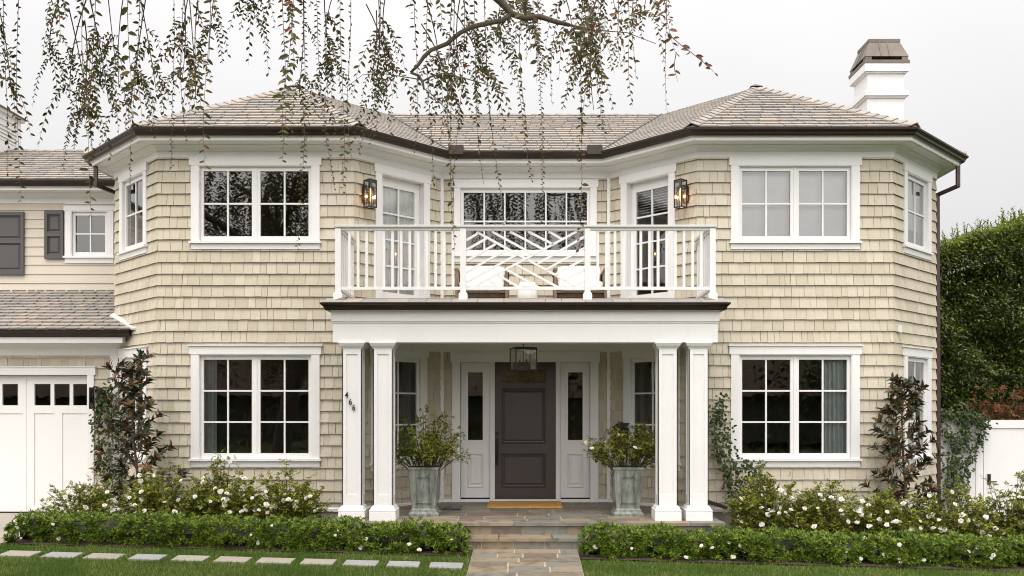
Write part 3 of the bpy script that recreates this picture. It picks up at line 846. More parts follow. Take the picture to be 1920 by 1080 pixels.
# ------------------------------------------------------------------ roofs
def plane_slates(mb, polys, e0, e1, ex=.215, wr=(.16, .34), seed=1, th=.024):
    """polys: 3D polygons on one plane; e0->e1 the eave direction (left to right seen from outside)"""
    r = random.Random(seed)
    o = Vector(e0); u = (Vector(e1) - o).normalized()
    p3 = max((Vector(p) for q in polys for p in q), key=lambda p: (p - o - u * (p - o).dot(u)).length)
    v = (p3 - o); v = (v - u * v.dot(u)).normalized(); n = u.cross(v)
    if n.z < 0: n = -n
    def to2(p): d = Vector(p) - o; return (d.dot(u), d.dot(v))
    P2 = []
    for q in polys:
        a = [to2(p) for p in q]
        s = sum(a[i][0] * a[(i + 1) % len(a)][1] - a[(i + 1) % len(a)][0] * a[i][1] for i in range(len(a)))
        P2.append(a if s > 0 else a[::-1])
    def w(p, h): q = o + u * p[0] + v * p[1] + n * h; return tuple(q)
    for a in P2: mb.add([w(p, -.004) for p in a], [tuple(range(len(a)))])
    u0 = min(p[0] for a in P2 for p in a); u1 = max(p[0] for a in P2 for p in a); v1 = max(p[1] for a in P2 for p in a)
    vv = -.03; k = 0
    while vv < v1:
        x = u0 - r.uniform(0, .3)
        while x < u1:
            ww = r.uniform(*wr); dv = r.uniform(-.007, .007); hh = r.uniform(0, .006)
            k2 = r.uniform(.012, .035); quad = [(x + k2, vv + dv), (x + ww - k2, vv + dv + r.uniform(-.004, .004)), (x + ww - .006, vv + .05), (x + ww - .006, vv + ex + .012), (x + .006, vv + ex + .012), (x + .006, vv + .05)]
            for a in P2:
                c = clip(quad, a) if vv > 0 else clip([(p, max(q, .0)) for p, q in quad], a)
                if len(c) < 3: continue
                m = len(c)
                top = [w(p, .006 + th + hh * th / .024 - (p[1] - vv) / ex * th) for p in c]; bot = [w(p, .001) for p in c]
                mb.add(top + bot, [tuple(range(m))] + [(i, m + i, m + (i + 1) % m, (i + 1) % m)[::-1] for i in range(m)])
            x += ww
        vv += ex; k += 1
def caps(mb, a, b, seed, w=.12, L=.27, lift=.03, slope=.5):
    r = random.Random(seed); a, b = Vector(a), Vector(b); d = (b - a); n = int(d.length / (L * .72)); d.normalize()
    s = d.cross(Vector((0, 0, 1))).normalized(); up = s.cross(d).normalized()
    for i in range(n):
        p = a + d * (i * L * .72); q = p + d * L
        for k in (-1, 1):
            h0, h1 = lift + .026 + r.uniform(0, .006), lift + .006
            e = s * (k * w) - up * (w * slope)
            vs = [p + up * h0, p + up * h0 + e, q + up * h1 + e, q + up * h1]
            mb.hexa([tuple(x - up * .016) for x in vs] + [tuple(x) for x in vs])
EZ, AZ = 6.455, 8.13
eo = .455
def PXY(x, y, z=EZ): return (x, y, z)
yF = -eo; yM = WY - eo
cO = (FX + eo * .4142, yF); cS = (EX + eo, WY - eo * .4142); cI = (IX - eo * .4142, yF); cM = (BX - eo * .4142, yM)
AP = (4.40, 2.45)
xv = AP[0] + AP[1] - 4.0
mbF = MB()
plane_slates(mbF, [[(-cM[0], cM[1], EZ), (cM[0], cM[1], EZ), (xv, 4.0, AZ), (-xv, 4.0, AZ)]], (-cM[0], cM[1], EZ), (cM[0], cM[1], EZ), seed=1)
roof = part('roof', mbF, M['slate'], house)
for s in (1, -1):
    def q(x, y, z=EZ): return (s * x, y, z)
    A = q(*AP, AZ)
    m1 = MB()
    a, b = q(*cI), q(*cO)
    if s < 0: a, b = b, a
    plane_slates(m1, [[a, b, A]], a, b, seed=3 + s)
    a, b = q(*cO), q(*cS)
    if s < 0: a, b = b, a
    plane_slates(m1, [[a, b, A]], a, b, seed=6 + s, th=.015)
    a, b = q(*cM), q(*cI)
    if s < 0: a, b = b, a
    pl = [q(*cM), q(*cI), A, q(xv, 4.0, AZ)]
    plane_slates(m1, [pl if s > 0 else pl[::-1]], a, b, seed=9 + s, th=.012)
    a, b = q(*cS), q(EX + eo, 9)
    if s < 0: a, b = b, a
    pl = [q(*cS), q(EX + eo, 9), q(AP[0], 9, AZ), A]
    plane_slates(m1, [pl], a, b, seed=12 + s)
    part('roof', m1, M['slate'], house)
    m1 = MB()
    for c, sd in ((cI, 1), (cO, 2), (cS, 3)):
        caps(m1, q(*c, EZ + .02), (A[0], A[1], A[2]), sd)
    part('hip_slates', m1, M['slate'], house)
    m1 = MB(); m1.hexa([(A[0] - .12, A[1] - .12, AZ), (A[0] + .12, A[1] - .12, AZ), (A[0] + .12, A[1] + .3, AZ), (A[0] - .12, A[1] + .3, AZ), (A[0] - .015, A[1], AZ + .075), (A[0] + .015, A[1], AZ + .075), (A[0] + .015, A[1] + .3, AZ + .075), (A[0] - .015, A[1] + .3, AZ + .075)])
    part('roof_finial', m1, M['bronze'], house)
    m1 = MB(); a, b = Vector(q(*cM, EZ + .02)), Vector(q(xv, 4.0, AZ + .02)); m1.bar(a, b, .03, .03, (1, 0, 0)); part('valley_flashing', m1, M['bronze'], house)
mb = MB(); caps(mb, (-xv - .2, 4.0, AZ - .01), (xv + .2, 4.0, AZ - .01), 7, .11, .34, .02, .5)
part('ridge_slates', mb, M['slate'], house)
mb = MB(); mb.add([(-xv, 4.0, AZ - .01), (xv, 4, AZ - .01), (AP[0], AP[1], AZ - .01), (AP[0], 9, AZ - .01), (-AP[0], 9, AZ - .01), (-AP[0], AP[1], AZ - .01)], [tuple(range(6))])
part('flat_roof', mb, M['concrete'], house)
for s in (-1, 1):                                  # dark outlet boxes where the gutters meet
    mb = MB(); x = s * 1.33; mb.cube(min(x, x - s * .26), max(x, x - s * .26), yM - .05, yM + .14, 6.40, 6.56); part('gutter_box', mb, M['bronze'], house)

# chimney
chx0, chx1, chy0, chy1 = 6.60, 7.30, 2.60, 3.28
def ring(mb, g, z0, z1): mb.cube(chx0 - g, chx1 + g, chy0 - g, chy1 + g, z0, z1)
zc = lambda py: Z(py, 17.0)
mb = MB(); ring(mb, 0, 6.3, zc(134))
ring(mb, .075, zc(135.5), zc(121)); ring(mb, .04, zc(138), zc(135.4))
ring(mb, .075, zc(181), zc(172)); ring(mb, .04, zc(184), zc(180.9))
chim = part('chimney', mb, M['white'], house)
mb = MB(); g = .085; T = zc(121)
def rg(g, z): return [(chx0 - g, chy0 - g, z), (chx1 + g, chy0 - g, z), (chx1 + g, chy1 + g, z), (chx0 - g, chy1 + g, z)]
mb.hexa(rg(.085, T + .001) + rg(.085, T + .062))
for (xa, ya) in ((chx0 - .06, chy0 - .06), (chx1 - .06, chy0 - .06), (chx0 - .06, chy1 - .06), (chx1 - .06, chy1 - .06)): mb.cube(xa, xa + .12, ya, ya + .12, T + .06, T + .14)
mb.hexa(rg(.07, T + .135) + rg(-.055, T + .46)); mb.hexa(rg(-.045, T + .455) + rg(-.045, T + .515))
for fx in (.33, .56):
    x0 = chx0 + .70 * fx; mb.hexa([(x0, chy0 - .078, T + .14), (x0 + .02, chy0 - .078, T + .14), (x0 + .02, chy0 - .05, T + .14), (x0, chy0 - .05, T + .14), (x0, chy0 + .045, T + .458), (x0 + .02, chy0 + .045, T + .458), (x0 + .02, chy0 + .08, T + .458), (x0, chy0 + .08, T + .458)])
    y0 = chy0 + .66 * fx; mb.hexa([(chx0 - .078, y0 + .02, T + .14), (chx0 - .078, y0, T + .14), (chx0 - .05, y0, T + .14), (chx0 - .05, y0 + .02, T + .14), (chx0 + .045, y0 + .02, T + .458), (chx0 + .045, y0, T + .458), (chx0 + .08, y0, T + .458), (chx0 + .08, y0 + .02, T + .458)])
part('chimney_cap', mb, M['cap_metal'], chim)

# downspouts
mb = MB(); z = 6.33
def spout(mb, pts, w=.062):
    for a, b in zip(pts[:-1], pts[1:]):
        a, b = Vector(a), Vector(b); d = (b - a).normalized()
        mb.bar(a - d * .02, b + d * .02, w, w * .8, (1, 0, 0) if abs(d.z) > .7 else (0, 0, 1))
spout(mb, [(7.63, 1.14, 6.36), (7.63, 1.14, 5.93), (7.40, 1.42, 5.84), (7.42, 1.42, .20)])
part('downspout', mb, M['downspout'], house)
mb = MB(); spout(mb, [(2.885, -.12, 3.05), (2.885, -.12, .52), (3.25, -.13, .40)]); mb.cube(2.85, 2.92, -.10, -.03, 2.9, 3.0); part('downspout', mb, M['downspout'], house)
mb = MB(); spout(mb, [(-7.58, 1.15, 6.36), (-7.58, 1.15, 5.95), (-7.36, 1.75, 5.90)]); part('downspout', mb, M['downspout'], house)

# ------------------------------------------------------------------ garage wing (left)
GY, WGY = 1.15, 2.90
Fg = Fr((-16, GY), (-7.18, GY)); gl = Fg.L
def gu(px): return gl + (X(px, 15.55) + 7.18)
Do = (gu(-170), gu(167), .16, Z(703, 15.55))
mb = MB(); shingles(mb, Fg, gl, .2, 2.96, [Do], 91); part('shingle_wall', mb, M['shingle'], house)
mb = MB(); wallsheet(mb, Fg, gl, .1, 3.3, [Do])
Fw = Fr((-16, WGY), (-7.28, WGY)); wl = Fw.L
def wu(px): return wl + (X(px, 17.3) + 7.28)
Wo = (wu(134.5), wu(203.5), Z(481, 17.3), Z(396, 17.3))
wallsheet(mb, Fw, wl, 4.0, 6.3, [Wo])
mb.add([(-16, 8.5, .1), (-7.3, 8.5, .1), (-7.3, 8.5, 6.3), (-16, 8.5, 6.3)], [(0, 1, 2, 3)])
mb.add([(-16, 1.15, .1), (-16, 8.5, .1), (-16, 8.5, 6.3), (-16, 1.15, 6.3)], [(0, 1, 2, 3)])
for zz in (.15, 3.35, 4.1, 6.2): mb.add([(-16, 1.16, zz) if zz < 4 else (-16, 2.91, zz), (-7.3, 1.16, zz) if zz < 4 else (-7.3, 2.91, zz), (-7.3, 8.5, zz), (-16, 8.5, zz)], [(0, 1, 2, 3)])
part('interior', mb, M['interior'], house)
mb = MB(); z = 4.285; k = 0                      # clapboards
while z < 6.04:
    rects = [(0, wl, z, min(z + .179, 6.05))]
    rects = cut(rects, (Wo[0], Wo[1], Wo[2], Wo[3]))
    for (p, q, c, e) in rects:
        dd = lambda zz: .022 - (zz - z) / .179 * .017
        mb.hexa([Fw.p(p, c, dd(c)), Fw.p(q, c, dd(c)), Fw.p(q, c, 0), Fw.p(p, c, 0), Fw.p(p, e, dd(e)), Fw.p(q, e, dd(e)), Fw.p(q, e, 0), Fw.p(p, e, 0)])
    z += .179
part('clapboard_wall', mb, M['clapboard'], house)
mc = MB(); casing(mc, Fw, Wo, cw=.115, hh=.10, ov=.02); w_ = part('window', mc, M['white'], house)
ms, mg = MB(), MB(); sash(ms, mg, Fw, Wo[0] + .018, Wo[1] - .018, Wo[2], Wo[3] - .018, 2, 2)
part('sash', ms, M['white'], w_); part('pane', mg, M['glass'], w_)
mb = MB(); mb.box(Fw, wu(123), wl, Z(384, 17.3), Z(370, 17.3), 0, .036); part('frieze', mb, M['white'], house)
mb = MB(); mb.box(Fw, 0, wl, 4.16, 4.285, 0, .03); part('skirt_board', mb, M['white'], house)
def shutter(px0, px1, py0, py1, splits):
    mb = MB(); a, b, z0, z1 = wu(px0), wu(px1), Z(py1, 17.25), Z(py0, 17.25)
    st = .062
    mb.box(Fw, a, a + st, z0, z1, .03, .065); mb.box(Fw, b - st, b, z0, z1, .03, .065)
    ys = [z0] + [Z(p, 17.25) for p in splits] + [z1]
    rails = [(z0, z0 + .085), (z1 - .075, z1)] + [(Z(p, 17.25) - .045, Z(p, 17.25) + .045) for p in splits]
    for c, e in rails: mb.box(Fw, a + st, b - st, c, e, .03, .0645)
    rails.sort()
    for (c0, c1), (e0, e1) in zip(rails[:-1], rails[1:]):
        raised(mb, Fw, a + st - .022, b - st + .022, c1 - .022, e0 + .022, .046)
    return part('shutter', mb, M['shutter'], house)
shutter(86, 121.5, 395, 485, [439]); shutter(-28, 47.5, 397, 515, [452])
# wing roof and its cornice
mf, mc, mg = MB(), MB(), MB()
Fp = [(-16, WGY), (-7.2, WGY)]
cornice(mf, mc, Fp, -.075); gutter(mg, [(-16, WGY), (-7.62, WGY)], 6.372, .394)
part('frieze', mf, M['white'], house); part('cornice', mc, M['white'], house); part('gutter', mg, M['bronze'], house)
mb = MB(); y0 = WGY - eo; z0 = 6.38
plane_slates(mb, [[(-16, y0, z0), (-7.25, y0, z0), (-7.25, 5.1, z0 + (5.1 - y0) * .50), (-16, 5.1, z0 + (5.1 - y0) * .50)]], (-16, y0, z0), (-7.25, y0, z0), seed=31, ex=.20)
part('roof', mb, M['slate'], house)
zr = z0 + (5.1 - y0) * .50
mb = MB(); mb.add([(-16, 5.1, zr), (-7.25, 5.1, zr), (-7.25, 9, zr - 1.9), (-16, 9, zr - 1.9)], [(0, 1, 2, 3)]); part('roof', mb, M['slate'], house)
mb = MB(); caps(mb, (-16, 5.1, zr - .01), (-7.3, 5.1, zr - .01), 17, .11, .34, .02, .5); part('ridge_slates', mb, M['slate'], house)
# garage eave roof
M['flashing'] = plain('pale_lead_flashing', (.50, .48, .45), .6, 0, .1, 6)
y0 = .62; z0 = 3.355; sl = .418
def gr(x, y): return (x, y, z0 + (y - y0) * sl)
mb = MB()
plane_slates(mb, [[gr(-16, y0), gr(-6.63, y0), gr(-7.29, 1.28), gr(-16, 1.28)], [gr(-16, 1.28), gr(-7.29, 1.28), gr(-7.29, WGY), gr(-16, WGY)]], gr(-16, y0), gr(-7, y0), seed=41, ex=.19, wr=(.15, .32))
part('roof', mb, M['slate'], house)
mb = MB()
a, b = Vector(gr(-6.60, .60)), Vector(gr(-7.30, 1.30)); n = Vector((0, 0, 1))
mb.hexa([tuple(a + n * .0), tuple(a + Vector((-.10, -.02, .0))), tuple(b + Vector((-.10, -.02, 0))), tuple(b), tuple(a + n * .03), tuple(a + Vector((-.10, -.02, .028))), tuple(b + Vector((-.10, -.02, .028))), tuple(b + n * .09)])
part('roof_flashing', mb, M['flashing'], house)
mb = MB(); mg = MB()
sweep(mb, [(-16, GY), (-6.93, GY)], [(.0, 2.94), (.036, 2.94), (.036, 3.075), (.05, 3.085), (.09, 3.12), (.15, 3.145), (.15, 3.15), (.36, 3.15), (.36, 3.135), (.40, 3.135), (.40, 3.235), (.0, 3.32)])
part('cornice', mb, M['white'], house)
sweep(mg, [(-16, GY), (-6.78, GY)], [(.40, 3.245), (.44, 3.24), (.46, 3.26), (.47, 3.30), (.505, 3.32), (.51, 3.345), (.50, 3.345), (.49, 3.33), (.40, 3.31)])
part('gutter', mg, M['bronze'], house)
mb = MB(); mb.box(Fg, gu(209), gl + .012, .17, 2.94, .0, .05); part('corner_board', mb, M['white'], house)
# garage door and its casing
mb = MB(); cw = .105
mb.box(Fg, Do[1], Do[1] + cw, .165, Do[3], 0, .05); mb.box(Fg, Do[0] - cw, Do[1] + cw + .03, Do[3], Z(688.5, 15.55), 0, .058)
mb.box(Fg, Do[0] - .2, Do[1] + cw + .045, Z(688.5, 15.55), Z(687, 15.55), 0, .075)
mb.box(Fg, Do[1] - .014, Do[1], .165, Do[3], -.12, .044)
part('garage_door_casing', mb, M['white'], house)
gd = None
def gleaf(a, b, wins):
    mb = MB(); z0, z1 = .178, Do[3] - .004; d0, d1 = -.11, -.065
    w0, w1 = Z(760, 15.63), Z(720, 15.63); pt, pb = Z(775, 15.63), Z(948, 15.63)
    xs = [a] + [v for w in wins for v in w] + [b]
    for i in range(0, len(xs), 2): mb.box(Fg, xs[i], xs[i + 1], w0, w1, d0, d1)
    mb.box(Fg, a, b, w1, z1, d0, d1); mb.box(Fg, a, b, pt, w0, d0, d1 - .0005); mb.box(Fg, a, b, z0, pb, d0, d1 - .0005)
    st = .14; m = (a + b) / 2
    for p, q in ((a, a + st), (m - .07, m + .07), (b - st * .35, b)): mb.box(Fg, p, q, pb, pt, d0, d1 - .0002)
    mb.box(Fg, a + st, b - st * .35, pb, pt, d0, d1 - .014)
    return mb, w0, w1
mg = MB()
la, lb = gu(45.5), Do[1] - .014
wn_ = [(gu(p), gu(q)) for p, q in ((60.5, 91), (97.5, 127), (133, 163))]
mb, w0, w1 = gleaf(la, lb, wn_)
mg = MB()
for p, q in wn_: mg.add([Fg.p(p, w0, -.09), Fg.p(q, w0, -.09), Fg.p(q, w1, -.09), Fg.p(p, w1, -.09)], [(0, 1, 2, 3)])
wn2 = [(gu(p), gu(q)) for p, q in ((-72, -42), (-36, -6), (0, 29.5))]
mb2, w0, w1 = gleaf(gu(-80), gu(44.8), wn2); mg3 = MB()
for p, q in wn2: mg3.add([Fg.p(p, w0, -.09), Fg.p(q, w0, -.09), Fg.p(q, w1, -.09), Fg.p(p, w1, -.09)], [(0, 1, 2, 3)])
mb.add(mb2.v, mb2.f); mb.box(Fg, Do[0], gu(-80), .178, Do[3] - .004, -.11, -.07)
gd = part('garage_door', mb, M['white_door'], house); part('pane', mg, M['glass'], gd)
part('pane', mg3, M['glass'], gd)
# louvred cupola on the wing's ridge
mb = MB(); cx1, cy0, cy1 = -11.42, 3.9, 5.55; cb, ct = 7.0, Z(232, 20.0)
mb.cube(cx1 - 1.6, cx1 - .03, cy0 + .03, cy1 - .03, cb, ct)
Fc = Fr((cx1, cy0), (cx1, cy1)); Lc = Fc.L
for a, b, c, e in ((0, .16, cb, ct), (Lc - .16, Lc, cb, ct), (.16, Lc - .16, ct - .12, ct), (.16, Lc - .16, cb, 7.86)): mb.box(Fc, a, b, c, e, -.03, .0)
for i in range(6):
    z = 7.875 + i * .082
    if z > ct - .19: break
    mb.hexa([Fc.p(.16, z, -.002), Fc.p(Lc - .16, z, -.002), Fc.p(Lc - .16, z + .055, -.045), Fc.p(.16, z + .055, -.045), Fc.p(.16, z + .012, -.002), Fc.p(Lc - .16, z + .012, -.002), Fc.p(Lc - .16, z + .067, -.045), Fc.p(.16, z + .067, -.045)])
mb.box(Fc, -.05, Lc + .05, ct, ct + .07, -.1, .07)
cup = part('cupola', mb, M['white'], house)
mb = MB(); mb.hexa([(cx1 - 1.72, cy0 - .12, ct + .07), (cx1 + .13, cy0 - .12, ct + .07), (cx1 + .13, cy1 + .12, ct + .07), (cx1 - 1.72, cy1 + .12, ct + .07), (cx1 - .85, cy0 + .6, ct + .62), (cx1 - .75, cy0 + .6, ct + .62), (cx1 - .75, cy1 - .6, ct + .62), (cx1 - .85, cy1 - .6, ct + .62)])
part('roof', mb, M['cap_metal'], cup)

# ------------------------------------------------------------------ lamps
def lantern_frame(mb, w, h, t, cx=0, cy=0, cz=0):
    a = w / 2
    for sx in (-1, 1):
        for sy in (-1, 1): mb.cube(cx + sx * a - t / 2, cx + sx * a + t / 2, cy + sy * a - t / 2, cy + sy * a + t / 2, cz, cz + h)
    for z in (cz, cz + h):
        for s in (-1, 1):
            mb.cube(cx - a - t / 2, cx + a + t / 2, cy + s * a - t * .49, cy + s * a + t * .49, z - t * .48, z + t * .48)
            mb.cube(cx + s * a - t * .49, cx + s * a + t * .49, cy - a, cy + a, z - t * .47, z + t * .47)
def panes(mb, w, h, cx=0, cy=0, cz=0):
    a = w / 2 - .002
    for P in ([(-a, -a), (a, -a)], [(a, -a), (a, a)], [(a, a), (-a, a)], [(-a, a), (-a, -a)]):
        (x0, y0), (x1, y1) = P
        mb.add([(cx + x0, cy + y0, cz + .005), (cx + x1, cy + y1, cz + .005), (cx + x1, cy + y1, cz + h - .005), (cx + x0, cy + y0, cz + h - .005)], [(0, 1, 2, 3)])
def sconce(F, u, zb, label, lit=True, w=.142, h=.44, group=None):
    rz = math.atan2(F.u.y, F.u.x); q = F.p(u, zb, .03)
    t = thing('wall_lantern', label, 'wall lamp', q, group, rz)
    mb = MB(); cy = -.155
    lantern_frame(mb, w, h, .016, 0, cy, 0); mb.cube(-w / 2, w / 2, cy - w / 2, cy + w / 2, h - .004, h + .006); mb.cube(-.03, .03, cy - .03, cy + .03, h + .006, h + .028)
    part('lantern_frame', mb, M['black'], t, local=True)
    mb = MB(); mb.cube(-.055, .055, -.022, .0, .10, .37); mb.cube(-.016, .016, cy + w / 2, -.02, h - .10, h - .07); part('back_plate', mb, M['black'], t, local=True)
    mb = MB(); panes(mb, w, h, 0, cy, 0); part('pane', mb, M['lampglass'], t, local=True)
    mb = MB(); mb.lathe((0, cy, 0), [(.018, h - .02), (.018, h - .12), (.012, h - .125)], 10); part('lamp_holder', mb, M['black'], t, local=True)
    mb = MB(); mb.lathe((0, cy, 0), [(.006, .10), (.015, .12), (.018, .2), (.018, .28), (.010, .315)], 12)
    part('bulb', mb, M['bulb'] if lit else M['bulb_off'], t, local=True, smooth=True)
    if lit:
        l = bpy.data.lights.new('lamp_light', 'POINT'); l.energy = 1.0; l.color = (1, .55, .25); l.shadow_soft_size = .03
        o = bpy.data.objects.new('lamp_light', l); COL.objects.link(o); o.parent = t; o.location = (0, cy + .035, .2)
    return t
sconce(FR['lin'], .20, Z(390, 14.45), 'lit black lantern on shingles left of the balcony, nearer the dark-paned double window', group='lit lanterns beside the balcony doors')
sconce(FR['rin'], FL - .20, Z(390, 14.45), 'lit black lantern on shingles right of the balcony, nearer the pale-shaded double window', group='lit lanterns beside the balcony doors')
sconce(Fg, gu(189), Z(766, 15.5), 'unlit black lantern half hidden by vines beside the garage door', lit=False, h=.36)

t = thing('pendant_lantern', 'black glass box lantern hanging from the porch ceiling before the front door', 'pendant lamp', (X(981, 14.0), -.40, 2.62), None, math.radians(17))
mb = MB(); w, h = .335, .345
lantern_frame(mb, w, h, .014); mb.tube([(0, 0, h), (0, 0, .625)], .008, 8); mb.lathe((0, 0, .60), [(.06, .0), (.06, .024)], 14)
for s in (-1, 1): mb.cube(-w / 2, w / 2, s * .0 - .007, .007, h - .006, h + .004); mb.cube(-.007, .007, -w / 2, w / 2, h - .0055, h + .0035)
part('lantern_frame', mb, M['black'], t, local=True)
mb = MB(); mb.tube([(0, 0, h), (0, 0, .06)], .006, 6)
for a in range(4):
    x, y = .075 * math.cos(a * math.pi / 2 + .5), .075 * math.sin(a * math.pi / 2 + .5)
    mb.tube([(0, 0, .07), (x * .6, y * .6, .055), (x, y, .075)], .006, 6); mb.lathe((x, y, .07), [(.022, 0), (.024, .008), (.012, .012), (.012, .09)], 10)
part('candle_arms', mb, M['black'], t, local=True)
for a in range(4):
    mb = MB(); x, y = .075 * math.cos(a * math.pi / 2 + .5), .075 * math.sin(a * math.pi / 2 + .5)
    mb.lathe((x, y, .16), [(.007, 0), (.015, .02), (.012, .045), (.002, .075)], 10); part('bulb', mb, M['bulb_off'], t, local=True, smooth=True)
mb = MB(); panes(mb, w, h); part('pane', mb, M['lampglass'], t, local=True)

# ------------------------------------------------------------------ things on the porch and balcony
def curtain(F, u0, u1, z0, z1, d, label, m, folds=9, amp=.03, name='curtain', cat='curtain', seed=0):
    mb = MB(); n = folds * 8; r = random.Random(seed)
    for i in range(n + 1):
        u = u0 + (u1 - u0) * i / n; dd = d + amp * math.sin(i / n * folds * 2 * math.pi + r.uniform(-.25, .25))
        for z in (z0, z1): mb.v.append(F.p(u, z, dd))
    for i in range(n): mb.f.append((2 * i, 2 * i + 2, 2 * i + 3, 2 * i + 1))
    return tag(part(name, mb, m, smooth=True), label, cat)
def shade(k, u0, u1, z0, z1, d, m=None, slats=0):
    mb = MB(); F = FR[k]
    if not slats: mb.box(F, u0, u1, z0, z1, d - .004, d); mb.box(F, u0 - .01, u1 + .01, z1, z1 + .06, d - .03, d + .03)
    else:
        for i in range(int((z1 - z0) / slats)): z = z0 + slats * i; mb.hexa([F.p(u0, z, d), F.p(u1, z, d), F.p(u1, z + .02, d - .03), F.p(u0, z + .02, d - .03), F.p(u0, z + .003, d), F.p(u1, z + .003, d), F.p(u1, z + .023, d - .03), F.p(u0, z + .023, d - .03)])
    part('window_blind' if slats else 'roller_shade', mb, m or M['shade'], WIN[k])
curtain(FR['rfront'], fc + .52, fc + .96, 1.0, 2.95, -.16, 'pale grey linen curtain at the right side of the lower right bay window', M['curtain'], 6, .035)
curtain(FR['lfront'], fc - .96, fc - .70, 1.0, 2.95, -.16, 'grey curtain at the left side of the lower left bay window', M['curtain'], 4, .03)
shade('rfront', fc - .95, fc + .95, UZ0 - .05, UZ1 - .02, -.13)
shade('rout', .5, 1.48, 5.1, UZ1 - .02, -.14)
curtain(FR['lin'], .50, 1.48, 3.72, 5.94, -.155, 'white sheer curtain behind the left balcony door', M['sheer'], 12, .012)
shade('rin', FL - 1.46, FL - .52, 5.42, 5.93, -.22, M['sheer'], .045)

def rbox(mb, x0, x1, y0, y1, z0, z1, r=.04):     # pillow-soft box
    n = 5
    cx, cy, cz = (x0 + x1) / 2, (y0 + y1) / 2, (z0 + z1) / 2; a, b, c = (x1 - x0) / 2, (y1 - y0) / 2, (z1 - z0) / 2
    bm_v = []; k = 12; base = len(mb.v)
    for i in range(k + 1):
        th = -math.pi / 2 + math.pi * i / k
        for j in range(2 * k):
            ph = 2 * math.pi * j / (2 * k)
            v = [math.cos(th) * math.cos(ph), math.cos(th) * math.sin(ph), math.sin(th)]
            e = .28
            v = [math.copysign(abs(q) ** e, q) for q in v]
            mb.v.append((cx + a * v[0], cy + b * v[1], cz + c * v[2]))
    for i in range(k):
        for j in range(2 * k): mb.f.append((base + i * 2 * k + j, base + i * 2 * k + (j + 1) % (2 * k), base + (i + 1) * 2 * k + (j + 1) % (2 * k), base + (i + 1) * 2 * k + j))
def armchair(cx, label):
    t = thing('armchair', label, 'armchair', (cx, .35, 3.66), 'armchairs on the balcony')
    w, d = .41, .40
    for s in (-1, 1):
        mb = MB(); x = s * w
        for y in (-d + .03, d - .03): mb.cube(x - .022, x + .022, y - .025, y + .025, 0, .60)
        mb.cube(x - .034, x + .034, -d, d, .601, .632); mb.cube(x - .018, x + .018, -d + .05, d - .05, .18, .24); mb.cube(x - .012, x + .012, -d + .056, d - .056, .241, .60)
        part('arm_frame', mb, M['wood'], t, local=True)
    mb = MB(); mb.cube(-w + .022, w - .022, -d + .12, -d + .15, .17, .235); mb.cube(-w + .022, w - .022, d - .05, d - .02, .17, .27); mb.cube(-w + .02, w - .02, -d + .02, d - .05, .238, .262)
    part('seat_frame', mb, M['wood'], t, local=True)
    mb = MB(); mb.hexa([(-w + .03, d - .10, .27), (w - .03, d - .10, .27), (w - .03, d - .06, .27), (-w + .03, d - .06, .27), (-w + .03, d + .03, .66), (w - .03, d + .03, .66), (w - .03, d + .07, .66), (-w + .03, d + .07, .66)])
    part('back_frame', mb, M['wood'], t, local=True)
    mb = MB(); rbox(mb, -w + .03, w - .03, -d - .02, d - .12, .262, .43); part('seat_cushion', mb, M['cushion'], t, local=True, smooth=True)
    mb = MB(); rbox(mb, -w + .04, w - .04, d - .30, d - .05, .38, .75); part('back_cushion', mb, M['cushion'], t, local=True, smooth=True)
armchair(X(905, 14.75), 'teak armchair with white cushions left of the ceramic stool on the balcony')
armchair(X(1086, 14.75), 'teak armchair with white cushions right of the ceramic stool on the balcony')
mb = MB(); mb.lathe((X(989, 14.3), -.1, 3.66), [(.12, 0), (.135, .02), (.15, .07), (.168, .14), (.172, .2), (.168, .26), (.15, .33), (.135, .37), (.13, .385), (.02, .39)], 28)
st = part('garden_stool', mb, M['ceramic'], smooth=True); tag(st, 'white ceramic drum stool between two cushioned armchairs on the balcony', 'stool')
mb = MB()
for zz in (.075, .315):
    for k in range(26):
        a = 2 * math.pi * k / 26; x, y = .158 * math.cos(a), .158 * math.sin(a)
        mb.lathe((X(989, 14.3) + x, -.1 + y, 3.66 + zz - .010), [(.002, 0), (.010, .004), (.010, .016), (.002, .02)], 6)
part('stud_band', mb, M['ceramic'], st)

def urn(x, label):
    t = thing('planter_urn', label, 'planter', (x, -.565, PF))
    mb = MB()
    mb.lathe((0, 0, 0), [(.238, 0), (.238, .035), (.205, .07), (.202, .095), (.196, .10), (.184, .115), (.222, .70), (.220, .715), (.236, .722), (.236, .755), (.216, .757), (.22, .70)], sq=True)
    part('urn_body', mb, M['copper'], t, local=True)
    mb = MB()
    for k in range(4):                          # raised panel border on each face
        a = k * math.pi / 2; c, s = math.cos(a), math.sin(a)
        def P(u, z, e): d = -(.184 + (z - .115) * (.038 / .585)) - e; return (u * c - d * s, u * s + d * c, z)
        for (u0, u1, z0, z1) in ((-.125, -.105, .20, .62), (.105, .125, .20, .62), (-.105, .105, .60, .62), (-.105, .105, .20, .22)):
            mb.hexa([P(u0, z0, -.001), P(u1, z0, -.001), P(u1, z0, .018), P(u0, z0, .018), P(u0, z1, -.001), P(u1, z1, -.001), P(u1, z1, .018), P(u0, z1, .018)])
    part('panel_moulding', mb, M['copper'], t, local=True)
    mb = MB(); mb.cube(-.212, .212, -.212, .212, .66, .70); part('potting_soil', mb, M['soil'], t, local=True)
UXL, UXR = X(797, 13.85), X(1175, 13.85)
urn(UXL, 'weathered green lead planter left of the front door')
urn(UXR, 'weathered green lead planter right of the front door, below the mailbox')
mb = MB(); mb.cube(-.64, .62, .30, 1.16, PF + .004, PF + .03)
tag(part('doormat', mb, M['mat']), 'plain golden coir doormat before the front door', 'doormat')
